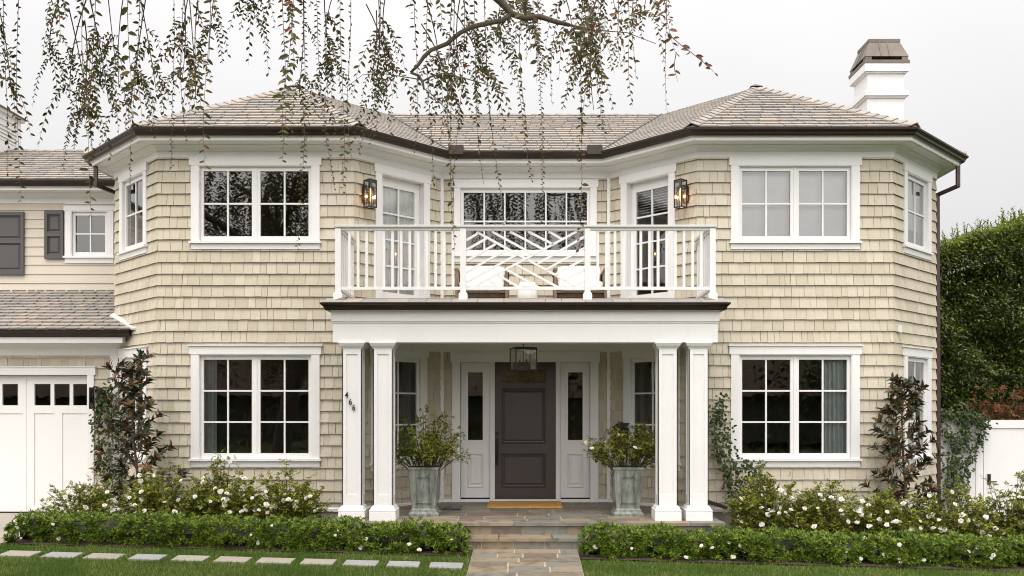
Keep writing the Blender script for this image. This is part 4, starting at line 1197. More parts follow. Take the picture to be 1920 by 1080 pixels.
mb = MB(); mb.cube(-1.47, -1.07, .10, .58, PF + .004, PF + .014)
for k in range(9): mb.cube(-1.45 + k * .042, -1.43 + k * .042, .13, .55, PF + .014, PF + .018)
tag(part('floor_grate', mb, M['bronze']), 'flat dark grate in the porch floor right of the left planter', 'grate')
Fm = FR['rin']
t = thing('mailbox', 'black wall mailbox with sloping lid right of the front door', 'mailbox', Fm.p(.36, 1.25, .02), None, math.atan2(Fm.u.y, Fm.u.x))
mb = MB(); mb.cube(-.11, .11, -.16, 0, 0, .42); part('box_body', mb, M['black'], t, local=True)
mb = MB(); mb.hexa([(-.125, -.19, .415), (.125, -.19, .415), (.125, 0, .50), (-.125, 0, .50), (-.125, -.19, .43), (.125, -.19, .43), (.125, 0, .515), (-.125, 0, .515)]); part('lid', mb, M['black'], t, local=True)
F = FR['rout']; mb = MB(); u = .20; z = Z(617, 14.55)
mb.box(F, u - .03, u + .03, z - .055, z + .055, .026, .07)
sc = part('motion_sensor', mb, M['white']); tag(sc, 'small white sensor box on the shingles near the right corner', 'sensor')
mb = MB(); mb.tube([F.p(u, z - .05, .05), F.p(u, z - .07, .06)], .02, 10); part('lens', mb, M['bulb_off'], sc)
x, y = X(1366, 12.9), -1.45; g = gz(x, y)
t = thing('garden_spotlight', 'small black spotlight on the stone edging right of the porch', 'spotlight', (x, y, .10))
mb = MB(); mb.tube([(-.10, 0, .06), (.02, 0, .085)], .028, 12); part('lamp_head', mb, M['black'], t, local=True)
mb = MB(); mb.tube([(.02, 0, .085), (.12, 0, .12)], .014, 8); mb.tube([(.0, 0, .07), (.0, 0, -.3)], .008, 6); part('stake', mb, M['black'], t, local=True)
mb = MB(); mb.cube(2.93, 3.42, -1.62, -.9, -.3, .10); tag(part('edging_stone', mb, M['buffstone']), 'low buff stone slab beside the right end of the porch', 'stone')

# ------------------------------------------------------------------ fence and gate (right)
FY = 1.62; DF = FY + 14.4; ft = Z(787.5, DF)
Ff = Fr((7.40, FY), (14.0, FY))
def fu(px): return X(px, DF) - 7.40
fen = thing('garden_fence', 'white panelled board fence between the house corner and the gate', 'fence', (7.8, FY, 0))
mb = MB(); b0 = -.3; e = fu(1841.5)
mb.box(Ff, 0, .16, b0, ft - .03, 0, .04); mb.box(Ff, e - .13, e, b0, ft - .03, 0, .04); mb.box(Ff, .16, e - .13, ft - .17, ft - .03, 0, .039)
part('fence_frame', mb, M['white'], fen)
mb = MB(); mb.box(Ff, .16, e - .13, b0, ft - .17, .0, .018)
for k in range(5): mb.box(Ff, .16 + k * .12, .16 + k * .12 + .115, b0, ft - .172, .018, .022)
part('fence_panel', mb, M['white'], fen)
mb = MB(); mb.box(Ff, -.02, e, ft - .03, ft, -.05, .07); part('fence_cap', mb, M['white'], fen)
gate = thing('garden_gate', 'white panelled garden gate with a black lever handle', 'gate', (8.9, FY, 0))
mb = MB(); a, b = e + .012, e + 1.55
mb.box(Ff, a, a + .145, -.05, ft, -.01, .036); mb.box(Ff, b - .145, b, -.05, ft, -.01, .036); mb.box(Ff, a + .145, b - .145, ft - .145, ft, -.01, .0355); mb.box(Ff, a + .145, b - .145, -.05, .14, -.01, .0355)
part('gate_frame', mb, M['white'], gate)
mb = MB(); mb.box(Ff, a + .145, b - .145, .14, ft - .145, -.006, .016); part('gate_panel', mb, M['white'], gate)
mb = MB(); uh = fu(1852); mb.box(Ff, uh - .028, uh + .028, Z(907, DF), Z(888.5, DF), .036, .055); zz = Z(902.5, DF); mb.tube([Ff.p(uh, zz, .05), Ff.p(uh, zz, .09), Ff.p(uh + .115, zz, .09)], .012, 8)
part('handle', mb, M['black'], gate)
fe2 = thing('garden_fence', 'white panelled fence continuing right of the gate', 'fence', (11.0, FY, 0))
mb = MB(); mb.box(Ff, b + .012, b + 3.5, -.5, ft, 0, .03); part('fence_panel', mb, M['white'], fe2)
# ------------------------------------------------------------------ plants
UPV = Vector((0, 0, 1))
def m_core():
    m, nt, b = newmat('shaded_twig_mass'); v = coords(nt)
    c = ramp(nt, noi(nt, v, 14, 6, .8), [(.35, (.012, .014, .007)), (.6, (.03, .036, .014)), (.8, (.055, .06, .025))])  # deep shade in the hedge gaps put into near-black twig colours
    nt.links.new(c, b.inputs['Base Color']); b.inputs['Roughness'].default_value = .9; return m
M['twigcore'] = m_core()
def rv(r, s=1.0): return Vector((r.uniform(-1, 1), r.uniform(-1, 1), r.uniform(-1, 1))) * s
def bez(a, b, c, t): return a * ((1 - t) ** 2) + b * (2 * t * (1 - t)) + c * (t * t)
def leaflets(mb, r, p, d, n, L, w):
    """a small compound leaf: n leaflets round a short stalk"""
    d = d.normalized(); s = d.cross(UPV)
    if s.length < .1: s = Vector((1, 0, 0))
    s.normalize(); up = (s.cross(d) + rv(r, .5)).normalized()
    q = p
    for i in range(n // 2):
        q = q + d * (L * .45)
        for k in (-1, 1): mb.leaf(q, (s * k + d * .5 + rv(r, .25)), up, L * r.uniform(.75, 1.1), w * r.uniform(.8, 1.15), r.uniform(.0, .35))
    mb.leaf(q + d * L * .2, d + rv(r, .2), up, L * r.uniform(.9, 1.2), w, .2)
def blossom_mesh(name, r, R, petals=11):
    mb = MB()
    for ring, (n, tilt, s) in enumerate(((5, .15, 1.0), (5, .6, .85), (4, 1.1, .62))):
        for i in range(n):
            a = 2 * math.pi * (i + .5 * ring) / n + r.uniform(-.15, .15)
            d = Vector((math.cos(a) * math.cos(tilt), math.sin(a) * math.cos(tilt), math.sin(tilt)))
            mb.leaf6(Vector((0, 0, 0)), d, UPV, R * s * r.uniform(.9, 1.1), R * s * 1.05, -.12, .15)
    me = mesh(mb, name, True); me.materials.append(M['petal']); return me
BL = [blossom_mesh('blossom', random.Random(i), .046) for i in range(3)]
BLS = [blossom_mesh('blossom', random.Random(10 + i), .034) for i in range(2)]
def put_blossoms(root, spots, meshes, r, sc=(.6, 1.1)):
    lp = Vector(root.location)
    for p in spots:
        o = bpy.data.objects.new('blossom', r.choice(meshes)); COL.objects.link(o)
        o.parent = root; o.location = Vector(p) - lp
        o.rotation_euler = (r.uniform(.2, 1.5), r.uniform(-.6, .6), r.uniform(-.8, .8)); s = r.uniform(*sc); o.scale = (s, s, s)
def rose(name, label, base, rx, ry, h, stems, seed, leafm='rose', L=.044, w=.028, blossoms=14, group=None, per=8, lean=(0, 0), cat='rose bush', skew=.75):
    r = random.Random(seed); ms, ml = MB(), MB(); base = Vector(base); tips = []; nodes = []
    for i in range(stems):
        a = r.uniform(0, 2 * math.pi); q = math.sqrt(r.random())
        tip = base + Vector((rx * q * math.cos(a) + lean[0], ry * q * math.sin(a) + lean[1], h * (1 - .5 * q ** 2) * r.uniform(.38, 1.0)))
        if r.random() < .10: tip.z += h * .22
        b0 = base + Vector((rx * .35 * q * math.cos(a), ry * .4 * q * math.sin(a), 0)) + Vector((r.uniform(-.03, .03), r.uniform(-.03, .03), 0))
        mid = b0 * .4 + tip * .6; mid.z = b0.z + (tip.z - b0.z) * r.uniform(.75, 1.15)
        pts = [bez(b0, mid, tip, t / 6) for t in range(7)]
        ms.tube(pts, [.006 - .0006 * t for t in range(7)], 4); tips.append(tip)
        for k in range(per):
            t = .22 + .78 * (k + r.random()) / per
            p = bez(b0, mid, tip, t); d = (bez(b0, mid, tip, min(1, t + .05)) - p) * 4 + rv(r, .9) + Vector((0, -.15, .1))
            if r.random() < .55:                          # a side shoot carrying two or three leaves
                e = p + d.normalized() * r.uniform(.05, .13)
                ms.tube([p, e], [.0025, .0015], 3)
                for _ in range(2): leaflets(ml, r, p.lerp(e, r.uniform(.4, 1)), d + rv(r, .8), r.choice((3, 5)), L, w)
            else: leaflets(ml, r, p, d, r.choice((3, 5, 5)), L, w)
    t_ = thing(name, label, cat, tuple(base), group)
    part('stem', ms, M['stem'], t_); part('foliage', ml, M[leafm], t_)
    r.shuffle(tips); spots = []
    front = sorted(tips, key=lambda p: p.y + r.uniform(-.25, .25) - .25 * p.z)
    for p in front[:int(blossoms * skew)]: spots.append(p + Vector((0, -.03, .015)))
    for p in tips[:blossoms - len(spots)]:
        spots.append(p + Vector((r.uniform(-.05, .05), -.04, .01)))
    if spots: put_blossoms(t_, spots, BL, r)
    return t_
def bedz(x, y): return gz(x, y) + .01
LR = [(-6.62, -1.15, .62, .42, .74, 26, 10, 'pale-leaved white rose bush nearest the garage door'),
      (-5.55, -1.05, .66, .42, .92, 36, 10, 'white rose bush in front of the bronze magnolia on the left'),
      (-4.62, -.95, .70, .42, 1.0, 46, 16, 'white rose bush below the middle of the lower left window'),
      (-3.66, -.95, .74, .42, 1.0, 46, 16, 'white rose bush between the lower left window and the porch columns')]
for i, (x, y, rx, ry, h, st_, nb, lab) in enumerate(LR): rose('rose_bush', lab, (x, y, bedz(x, y)), rx, ry, h, int(st_ * 2.7), 100 + i, blossoms=int(nb * 1.8), group='white rose bushes along the house', per=12)
RR = [(3.70, -.95, .68, .42, 1.14, 48, 12, 'white rose bush beside the porch, below the left half of the lower right window'),
      (4.60, -.95, .70, .42, 1.06, 48, 14, 'white rose bush below the right half of the lower right window'),
      (5.50, -1.05, .66, .42, .92, 42, 12, 'low white rose bush left of the right-hand magnolia'),
      (6.50, -1.10, .68, .44, 1.0, 44, 14, 'yellowish white rose bush in front of the right-hand magnolia'),
      (7.45, -.95, .68, .45, 1.16, 44, 14, 'tall white rose bush before the white fence'),
      (8.30, -1.0, .58, .45, .95, 32, 6, 'sparse rose bush at the right edge before the garden gate')]
for i, (x, y, rx, ry, h, st_, nb, lab) in enumerate(RR): rose('rose_bush', lab, (x, y, bedz(x, y)), rx, ry, h, int(st_ * 2.7), 130 + i, blossoms=int(nb * 1.8), group='white rose bushes along the house', per=12)
rose('potted_rose', 'leafy rose without flowers growing in the left planter', (UXL, -.565, PF + .70), .70, .44, .92, 78, 161, blossoms=0, per=11, L=.040, w=.025, cat='potted plant')
rose('potted_rose', 'white-flowered rose growing in the right planter', (UXR, -.565, PF + .70), .68, .44, .78, 80, 165, blossoms=9, per=11, L=.040, w=.025, cat='potted plant')

def azalea(name, label, x0, x1, y0, y1, h, seed, nb, skip=None):
    r = random.Random(seed); ml, ms = MB(), MB(); ln = x1 - x0; n = int(ln * 640); spots = []
    def prof(x): return h * (.90 + .08 * math.sin(x * 5.2 + seed) * math.sin(x * 2.1) + .12 * noise.noise((x * 2.3, seed, 0)))
    def front(x, z): return y0 + .05 + .05 * math.sin(x * 6.1 + 1.3 * seed) + .07 * noise.noise((x * 4, z * 6, seed + 4.0)) + .05 * noise.noise((x * 11, z * 12, seed))
    for i in range(n):
        x = r.uniform(x0, x1); hh = prof(x); k = r.random(); g = gz(x, y0)
        if k < .50:
            z = r.uniform(.02, .92) ** .8 * hh; u = (z / hh); y = front(x, z) + .16 * max(0, u - .55) ** 1.5 + .07 * max(0, .3 - u); d = Vector((r.uniform(-.5, .5), -1.0, .35 + .8 * u))
        elif k < .82:
            q = r.random(); y = y0 + .1 + (y1 - y0 - .1) * q; z = hh * (1 - .12 * (2 * q - 1) ** 2) * r.uniform(.88, 1.06); d = Vector((r.uniform(-.5, .5), -.45, 1))
        else:
            y = r.uniform(y0 + .08, y1); z = r.uniform(.05, .85) * hh; d = Vector((r.uniform(-.6, .6), -.7, .6))
        if noise.noise((x * 7.5, z * 9, y * 6 + seed)) < -.16 and k < .9: continue
        z += r.choice((0, 0, 0, .03, .05)) * (z > .7 * hh)
        e = min(x - x0, x1 - x)
        if e < .14: z *= .62 + .38 * e / .14; d.x += (-1 if x - x0 < x1 - x else 1) * .9
        p = Vector((x, y, g + z)); d = (d + rv(r, .35)).normalized()
        s = d.orthogonal().normalized(); t = d.cross(s); a0 = r.uniform(0, 6.3); m = r.choice((5, 6, 7))
        for j in range(m):
            a = a0 + 6.283 * j / m; e2 = s * math.cos(a) + t * math.sin(a)
            ml.leaf(p + e2 * .004, d * r.uniform(.35, 1.0) + e2, d, r.uniform(.050, .074), r.uniform(.019, .027), r.uniform(.1, .4))
        if r.random() < .02: ms.tube([Vector((x, y + .08, g)), p], [.006, .003], 4)
    while len(spots) < nb:
        x = r.uniform(x0 + .1, x1 - .1); hh = prof(x); u = r.uniform(.15, 1); z = hh * u
        spots.append((x, front(x, z) + .16 * max(0, u - .55) ** 1.5 - .03, gz(x, y0) + z))
    t_ = thing(name, label, 'hedge', ((x0 + x1) / 2, y0 + .2, gz((x0 + x1) / 2, y0)))
    part('stem', ms, M['stem'], t_); part('foliage', ml, M['azalea'], t_)
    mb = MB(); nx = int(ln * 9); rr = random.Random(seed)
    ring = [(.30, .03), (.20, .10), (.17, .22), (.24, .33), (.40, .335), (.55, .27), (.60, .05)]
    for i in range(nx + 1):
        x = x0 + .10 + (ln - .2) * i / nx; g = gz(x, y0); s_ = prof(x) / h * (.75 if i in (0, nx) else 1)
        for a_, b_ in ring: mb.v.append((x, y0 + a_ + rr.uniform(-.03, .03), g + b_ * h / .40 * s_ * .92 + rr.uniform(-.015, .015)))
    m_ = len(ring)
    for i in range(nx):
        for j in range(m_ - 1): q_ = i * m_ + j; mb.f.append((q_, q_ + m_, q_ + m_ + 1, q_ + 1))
    part('shaded_twigs', mb, M['twigcore'], t_)
    put_blossoms(t_, spots, BLS, r, (.55, 1.15))
azalea('azalea_hedge', 'low clipped azalea hedge with white flowers left of the flagstone path', -7.10, -.80, -2.38, -1.66, .375, 3, 16)
azalea('azalea_hedge', 'low clipped azalea hedge with white flowers right of the flagstone path', .76, 8.8, -2.34, -1.62, .38, 8, 26)

def magnolia(label, x, y, h, seed, spread, n_br, lean=0.0, trunkoff=0.0):
    r = random.Random(seed); mt, ml = MB(), MB(); b = Vector((x, y, bedz(x, y)))
    tp = [b + Vector((lean * t + .04 * math.sin(t * 7), 0, h * t)) for t in (0, .25, .5, .75, .97)]
    mt.tube(tp, [.028, .023, .018, .012, .006], 7)
    def whorl(p, d, m, L):
        d = d.normalized(); s = d.orthogonal().normalized(); t = d.cross(s)
        for j in range(m):
            a = j * 2.4 + r.uniform(-.3, .3); e = s * math.cos(a) + t * math.sin(a)
            ml.leaf6(p - d * (.02 * j * .5), d * r.uniform(.25, 1.0) + e * r.uniform(.7, 1.1), d, L * r.uniform(.75, 1.15), L * r.uniform(.34, .44), r.uniform(.08, .25), r.uniform(-.05, .3))
    for i in range(n_br):
        f = .06 + .92 * (i + r.random()) / n_br; k = f * 4; j = min(3, int(k)); p = tp[j].lerp(tp[j + 1], k - j)
        a = i * 2.4 + r.uniform(-.4, .4); w = spread * (1.0 - .62 * f) * r.uniform(.55, 1.1)
        d = Vector((math.cos(a), math.sin(a) * .6, r.uniform(.35, .9)))
        e = p + d * w; mid = p.lerp(e, .5) + Vector((0, 0, -.04))
        mt.tube([p, mid, e], [.008, .006, .004], 5)
        whorl(e, d + Vector((0, 0, .4)), r.choice((8, 9, 10)), .145)
        for q in (.42, .7):
            c = p.lerp(e, q)
            whorl(c, d + rv(r, .9), r.choice((5, 6, 7)), .13)
    whorl(tp[-1], UPV, 9, .12)
    t_ = thing('magnolia_tree', label, 'magnolia', tuple(b)); part('trunk', mt, M['trunk'], t_, smooth=True); part('crown', ml, M['magnolia'], t_)
magnolia('bronze-leaved young magnolia between the garage and the lower left bay window', -6.10, -.55, 2.62, 5, .74, 54, -.08)
magnolia('bronze-leaved young magnolia against the shingles right of the lower right bay window', 6.03, -.40, 2.66, 9, .72, 52, -.02)

def climber(name, label, stems, seed, L=.066, dens=78, m='vine', w=.8):
    """stems: lists of 3D points the shoots climb along"""
    r = random.Random(seed); ms, ml = MB(), MB()
    for pts, spread, k in stems:
        pts = [Vector(p) for p in pts]; fine = []
        for a, b in zip(pts[:-1], pts[1:]):
            for i in range(6): fine.append(a.lerp(b, i / 6) + Vector((r.uniform(-.02, .02), 0, r.uniform(-.015, .015))))
        fine.append(pts[-1]); ms.tube(fine, [.008 - .005 * i / len(fine) for i in range(len(fine))], 5)
        tot = sum((b - a).length for a, b in zip(fine[:-1], fine[1:]))
        for i in range(int(tot * dens * k)):
            j = r.randrange(len(fine) - 1); p = fine[j].lerp(fine[j + 1], r.random())
            p = p + Vector((r.gauss(0, spread), -abs(r.gauss(.03, .04)), r.gauss(0, spread * .7)))
            d = Vector((r.uniform(-.8, .8), r.uniform(-.5, .05), r.uniform(-1.0, .25)))
            ml.leaf6(p, d, Vector((r.uniform(-.4, .4), -1, .5)), L * r.uniform(.6, 1.2), L * w * r.uniform(.6, .95), r.uniform(.0, .2), r.uniform(0, .25))
    p0 = stems[0][0][0]; t_ = thing(name, label, 'climber', tuple(p0)); part('stem', ms, M['stem'], t_); part('foliage', ml, M[m], t_); return t_
gy = GY - .07
def pt(px, py, D): return (X(px, D), D - 14.4, Z(py, D))
climber('climbing_vine', 'dark climbing vine with hanging shoots beside the garage door', [
    ([pt(215, 930, 15.35), pt(205, 870, 15.4), pt(212, 800, 15.4), pt(196, 745, 15.4), pt(222, 722, 15.4)], .075, 2.0),
    ([pt(225, 930, 15.35), pt(232, 850, 15.3), pt(222, 790, 15.35), pt(240, 735, 15.3)], .08, 2.0),
    ([pt(196, 745, 15.4), pt(182, 790, 15.4), pt(186, 835, 15.4), pt(196, 890, 15.4)], .05, 2.0)], 21)
climber('climbing_vine', 'dark climbing vine up the brown downspout right of the porch', [
    ([pt(1400, 965, 14.2), pt(1368, 905, 14.25), pt(1345, 850, 14.25), pt(1338, 790, 14.25), pt(1356, 745, 14.25)], .055, 2.0),
    ([pt(1420, 965, 14.1), pt(1398, 930, 14.15), pt(1380, 880, 14.2), pt(1362, 830, 14.25), pt(1350, 775, 14.25)], .06, 1.7),
    ([pt(1440, 940, 14.0), pt(1415, 890, 14.1), pt(1395, 862, 14.1)], .06, 1.6)], 23)
DV = DF - .10
climber('climbing_vine', 'leafy rose climber draped over the white fence left of the gate', [
    ([pt(1775, 950, DV), pt(1778, 880, DV), pt(1792, 830, DV), pt(1770, 800, DV)], .10, 2.4),
    ([pt(1800, 930, DV), pt(1812, 870, DV), pt(1836, 822, DV), pt(1842, 792, DV)], .05, 1.6),
    ([pt(1762, 780, DV), pt(1790, 776, DV), pt(1818, 781, DV), pt(1852, 797, DV)], .085, 4.2),
    ([pt(1806, 790, DV), pt(1810, 815, DV), pt(1800, 845, DV)], .06, 2.4),
    ([pt(1790, 945, DV), pt(1790, 900, DV), pt(1800, 860, DV)], .11, 2.4)], 25, .07)

# tall clipped hedge behind the fence
def tall_hedge():
    r = random.Random(77); ml, ms, mt = MB(), MB(), MB(); x0, x1, y0 = 8.7, 14.0, 5.2
    def top(x): return 5.72 + .25 * (x - 9.2) + .22 * noise.noise((x * 1.1, 3.0, 0)) + .12 * noise.noise((x * 4, 1.0, 0))
    def fr(x, z): return y0 + .42 * noise.noise((x * .9, z * .9, 2.0)) + .22 * noise.noise((x * 2.7, z * 2.7, 7.0))
    for i in range(60000):
        x = r.uniform(x0, 11.8) if r.random() < .55 else r.uniform(x0, x1); t = top(x); z = r.uniform(1.0, t)
        k = r.random(); y = fr(x, z) + (r.random() ** 2) * .5
        if k < .38: z = t + .06 - abs(r.gauss(0, .5)); y = y0 + r.uniform(-.1, 1.5)
        p = Vector((x, y, z)); d = Vector((r.uniform(-1, 1), r.uniform(-1.0, -.1), r.uniform(-.9, .5)))
        (mt if t - z < abs(r.gauss(0, .45)) else ml).leaf(p, d, Vector((r.uniform(-.5, .5), -.4, 1)), r.uniform(.07, .115), r.uniform(.03, .046), r.uniform(.05, .3))
    for i in range(90):                           # young shoots standing above the clipped top
        x = r.uniform(x0, 12); t = top(x); p = Vector((x, y0 + r.uniform(0, .8), t - .15)); q = p + Vector((r.uniform(-.12, .12), 0, r.uniform(.2, .5)))
        ms.tube([p, q], [.006, .003], 4)
        for j in range(10): mt.leaf(p.lerp(q, .2 + .8 * j / 9), Vector((r.uniform(-1, 1), r.uniform(-1, .4), .7)), UPV, r.uniform(.06, .095), .034, .2)
    t_ = thing('tall_hedge', 'tall dense evergreen hedge rising behind the white fence', 'hedge', (11.3, y0 + .6, 0))
    part('shoot', ms, M['trunk'], t_); part('foliage', ml, M['ficus'], t_); part('young_foliage', mt, M['ficus_tip'], t_, 'yellow-green young leaves along the top')
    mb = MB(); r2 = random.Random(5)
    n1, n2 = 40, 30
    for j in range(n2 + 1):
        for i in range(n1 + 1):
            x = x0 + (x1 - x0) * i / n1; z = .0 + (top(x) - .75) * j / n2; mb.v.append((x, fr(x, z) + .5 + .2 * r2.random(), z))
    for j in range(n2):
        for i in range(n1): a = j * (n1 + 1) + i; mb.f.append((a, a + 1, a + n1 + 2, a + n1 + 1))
    part('shaded_twigs', mb, M['twigcore'], t_)
tall_hedge()
rose('red_leaved_shrub', 'red-leaved shrub showing above the white gate before the tall hedge', (9.15, 2.75, 1.2), 1.0, .35, 1.35, 70, 171, leafm='redleaf', L=.075, w=.034, blossoms=0, per=8, cat='shrub', lean=(.15, 0))

# ------------------------------------------------------------------ the weeping tree that hangs into the view
def weeping_tree():
    r = random.Random(404)
    mt, mtw = MB(), MB(); NEAR, CROWN, RED = MB(), MB(), MB()
    tb = Vector((-6.6, -8.9, gz(-6.6, -8.9)))
    forks = Vector((-5.9, -8.7, 3.6))
    mt.tube([tb + Vector((0, 0, -.3)), tb + Vector((.05, 0, .25)), tb + Vector((.2, .1, 1.6)), forks], [.42, .30, .25, .23], 12)
    DL = 6.2
    def lp(px, py, D=DL): return Vector((X(px, D), D - 14.4, Z(py, D)))
    limb = [forks, Vector((-4.9, -8.6, 5.0)), Vector((-3.2, -8.45, 5.9)), Vector((-1.6, -8.3, 5.75)), lp(880, -75), lp(905, -28), lp(938, 2), lp(960, 26), lp(985, 34), lp(1012, 31), lp(1040, 40), lp(1068, 47)]
    mt.tube(limb, [.21, .17, .12, .085, .055, .036, .028, .023, .021, .019, .017, .013], 9)
    mt.tube([lp(1064, 46), lp(1090, 52), lp(1120, 57), lp(1175, 61), lp(1230, 82)], [.010, .006, .004, .003, .002], 6)
    side = [lp(960, 26), lp(942, 38), lp(912, 44), lp(885, 50), lp(862, 62), lp(838, 82), lp(808, 94), lp(795, 106), lp(784, 122), lp(770, 136)]
    mt.tube(side, [.018, .019, .018, .017, .016, .016, .015, .014, .012, .009], 8)
    mt.tube([lp(955, 28), lp(953, 44)], [.012, .008], 6)
    mt.tube([lp(770, 136), lp(786, 142), lp(793, 156), lp(795, 168)], [.009, .010, .009, .006], 7)
    mt.tube([lp(793, 152), lp(808, 144), lp(830, 138), lp(868, 146), lp(912, 158), lp(950, 175)], [.007, .006, .005, .004, .003, .002], 6)
    mt.tube([lp(793, 150), lp(770, 146), lp(720, 138), lp(680, 140), lp(648, 165)], [.005, .004, .003, .002, .002], 5)
    mt.tube([lp(795, 166), lp(815, 182), lp(840, 208), lp(872, 235)], [.005, .004, .003, .002], 5)
    others = [[(-4.6, -8.9, 7.2), (-3.0, -9.3, 8.4), (-.6, -9.6, 8.6), (2.6, -9.3, 8.3)], [(-6.4, -9.6, 6.4), (-7.6, -10.6, 8.0), (-8.6, -11.2, 8.6)], [(-6.2, -7.9, 6.2), (-5.6, -7.0, 7.6), (-4.2, -6.6, 7.8)],
              [(-7.2, -8.6, 6.3), (-9.2, -8.4, 7.6), (-10.2, -8.2, 7.6)], [(-5.6, -8.9, 6.6), (-5.2, -9.2, 9.0), (-4.4, -9.6, 10.2)], [(-4.9, -8.5, 5.2), (-3.7, -8.0, 5.6), (-2.2, -7.9, 5.5)]]
    for o in others: mt.tube([forks] + [Vector(p) for p in o], [.16, .10, .06, .035, .015][:len(o) + 1], 8)
    def strand(mb, p, end, leafL, nl, sway=.05, tw=True, wr=.42, rad=.0022):
        """a hanging shoot from p to end with leaves on alternate sides"""
        p, end = Vector(p), Vector(end); ln = (end - p).length; m = max(5, int(ln / .10))
        ph, ph2 = r.uniform(0, 6), r.uniform(0, 6); pts = []
        for i in range(m + 1):
            t = i / m; q = p.lerp(end, t)
            q = q + Vector((math.sin(t * 4 + ph) * sway * t, math.sin(t * 3 + ph2) * sway * t, 0)); pts.append(q)
        mtw.tube(pts, [rad * (1.2 - .8 * i / m) for i in range(m + 1)], 4)
        a0 = r.uniform(0, 6.28)
        n = int(ln / nl)
        for i in range(n):
            t = (i + r.random() * .5) / n; k = t * m; j = min(m - 1, int(k)); q = pts[j].lerp(pts[j + 1], k - j)
            d0 = (pts[j + 1] - pts[j]).normalized(); sg = 1 if i % 2 else -1
            a = a0 + r.uniform(-.5, .5) + t * 1.2; s = Vector((math.cos(a), math.sin(a), 0)) * sg
            L = leafL * r.uniform(.7, 1.15) * (1.0 if t < .85 else .75)
            mb.leaf6(q, s * r.uniform(.7, 1.1) + d0 * r.uniform(.15, .75), Vector((r.uniform(-.7, .7), -1.0, r.uniform(-.2, .7))), L, L * wr * r.uniform(.85, 1.1), r.uniform(.02, .18), r.uniform(0, .25))
    def vs(px0, py0, px1, py1, D, leafL, nl=None, mb=None, sway=.05, **k):
        strand(mb or NEAR, lp(px0, py0, D), lp(px1, py1, D + r.uniform(-.15, .15)), leafL, nl or leafL * .74, sway, **k)
    def spray(mb, A, B, C, leafL, gap=.66, wr=.44):
        m = 9; pts = [bez(A, B, C, t / m) for t in range(m + 1)]
        mtw.tube(pts, [.0022 - .00015 * t for t in range(m + 1)], 4)
        ln = sum((q - p).length for p, q in zip(pts[:-1], pts[1:])); n = max(4, int(ln / (leafL * gap))); a0 = r.uniform(0, 6.28)
        for i in range(n):
            t = (i + r.uniform(0, .6)) / n; q = bez(A, B, C, t); d0 = (bez(A, B, C, min(1, t + .06)) - q)
            d0 = d0.normalized() if d0.length > 1e-5 else Vector((0, 0, -1)); s = d0.cross(Vector((r.uniform(-.3, .3), -1, r.uniform(-.2, .2)))).normalized() * (1 if i % 2 else -1)
            L = leafL * r.uniform(.7, 1.2) * (1 if t < .8 else .75)
            mb.leaf6(q, s * r.uniform(.55, 1.0) + d0 * r.uniform(.5, 1.0), Vector((r.uniform(-.6, .6), -1.0, r.uniform(-.2, .7))), L, L * wr * r.uniform(.8, 1.15), r.uniform(.02, .2), r.uniform(0, .25))
    # bushy hanging clusters: (centre px, half width px, lowest py, number of shoots)
    for cx, hw, low, n, tp in ((20, 34, 190, 9, -40), (110, 30, 110, 8, -40), (105, 22, 190, 6, 30), (150, 42, 250, 15, 60), (205, 40, 240, 18, -60), (240, 22, 265, 12, -60), (175, 30, 300, 9, 100), (300, 30, 235, 9, -40), (345, 26, 230, 14, -60), (375, 28, 220, 14, -60),
                               (400, 16, 215, 8, -60), (480, 20, 50, 5, -60), (500, 30, 130, 8, -50), (535, 20, 110, 7, -50), (548, 16, 200, 7, 40), (612, 14, 170, 8, -40), (622, 10, 165, 7, 20), (708, 14, 150, 8, -40), (735, 18, 130, 7, 20), (720, 30, 205, 9, 100),
                               (800, 18, 90, 6, -50), (880, 24, 140, 7, 60), (930, 24, 120, 6, 60), (985, 26, 90, 5, -40), (1075, 30, 115, 14, 10), (1090, 24, 150, 12, 30), (1105, 20, 240, 8, 80), (1135, 22, 60, 8, -40),
                               (1185, 26, 90, 9, 40), (1215, 26, 105, 7, 50), (850, 26, 250, 12, 150), (828, 22, 275, 10, 190), (905, 20, 225, 7, 160), (700, 24, 225, 7, 160), (1010, 30, 150, 4, 60)):
        for b_ in range(max(1, round(n / 7))):
            D = r.uniform(5.6, 7.1); bx = r.gauss(cx, hw * .40); by = low - abs(r.gauss(0, 40)) - 30
            P0 = (bx + r.uniform(-70, 70), min(tp, by - 90) - r.uniform(20, 90)); P1 = (bx + r.uniform(-22, 22), (P0[1] + by) / 2); P2 = (bx, by)
            def q2(t): return ((1 - t) ** 2 * P0[0] + 2 * t * (1 - t) * P1[0] + t * t * P2[0], (1 - t) ** 2 * P0[1] + 2 * t * (1 - t) * P1[1] + t * t * P2[1])
            mtw.tube([lp(*q2(t / 7), D) for t in range(8)], [.0052 - .0004 * t for t in range(8)], 5)
            for s_ in range(r.randint(5, 8)):
                t = 1 - abs(r.gauss(0, .30)); t = cl(t, .12, 1); sx, sy = q2(t)
                if sy < -130: continue
                k = r.choice((-1, 1)) * r.uniform(.05, .85); ln = r.uniform(45, 125) * (1.0 if t > .6 else .75); dd = D + r.uniform(-.25, .25)
                A = lp(sx, sy, D); B = lp(sx + k * ln * .55, sy + ln * r.uniform(-.05, .25), dd); C = lp(sx + k * ln * .75, sy + ln, dd)
                spray(NEAR, A, B, C, r.uniform(.030, .047))
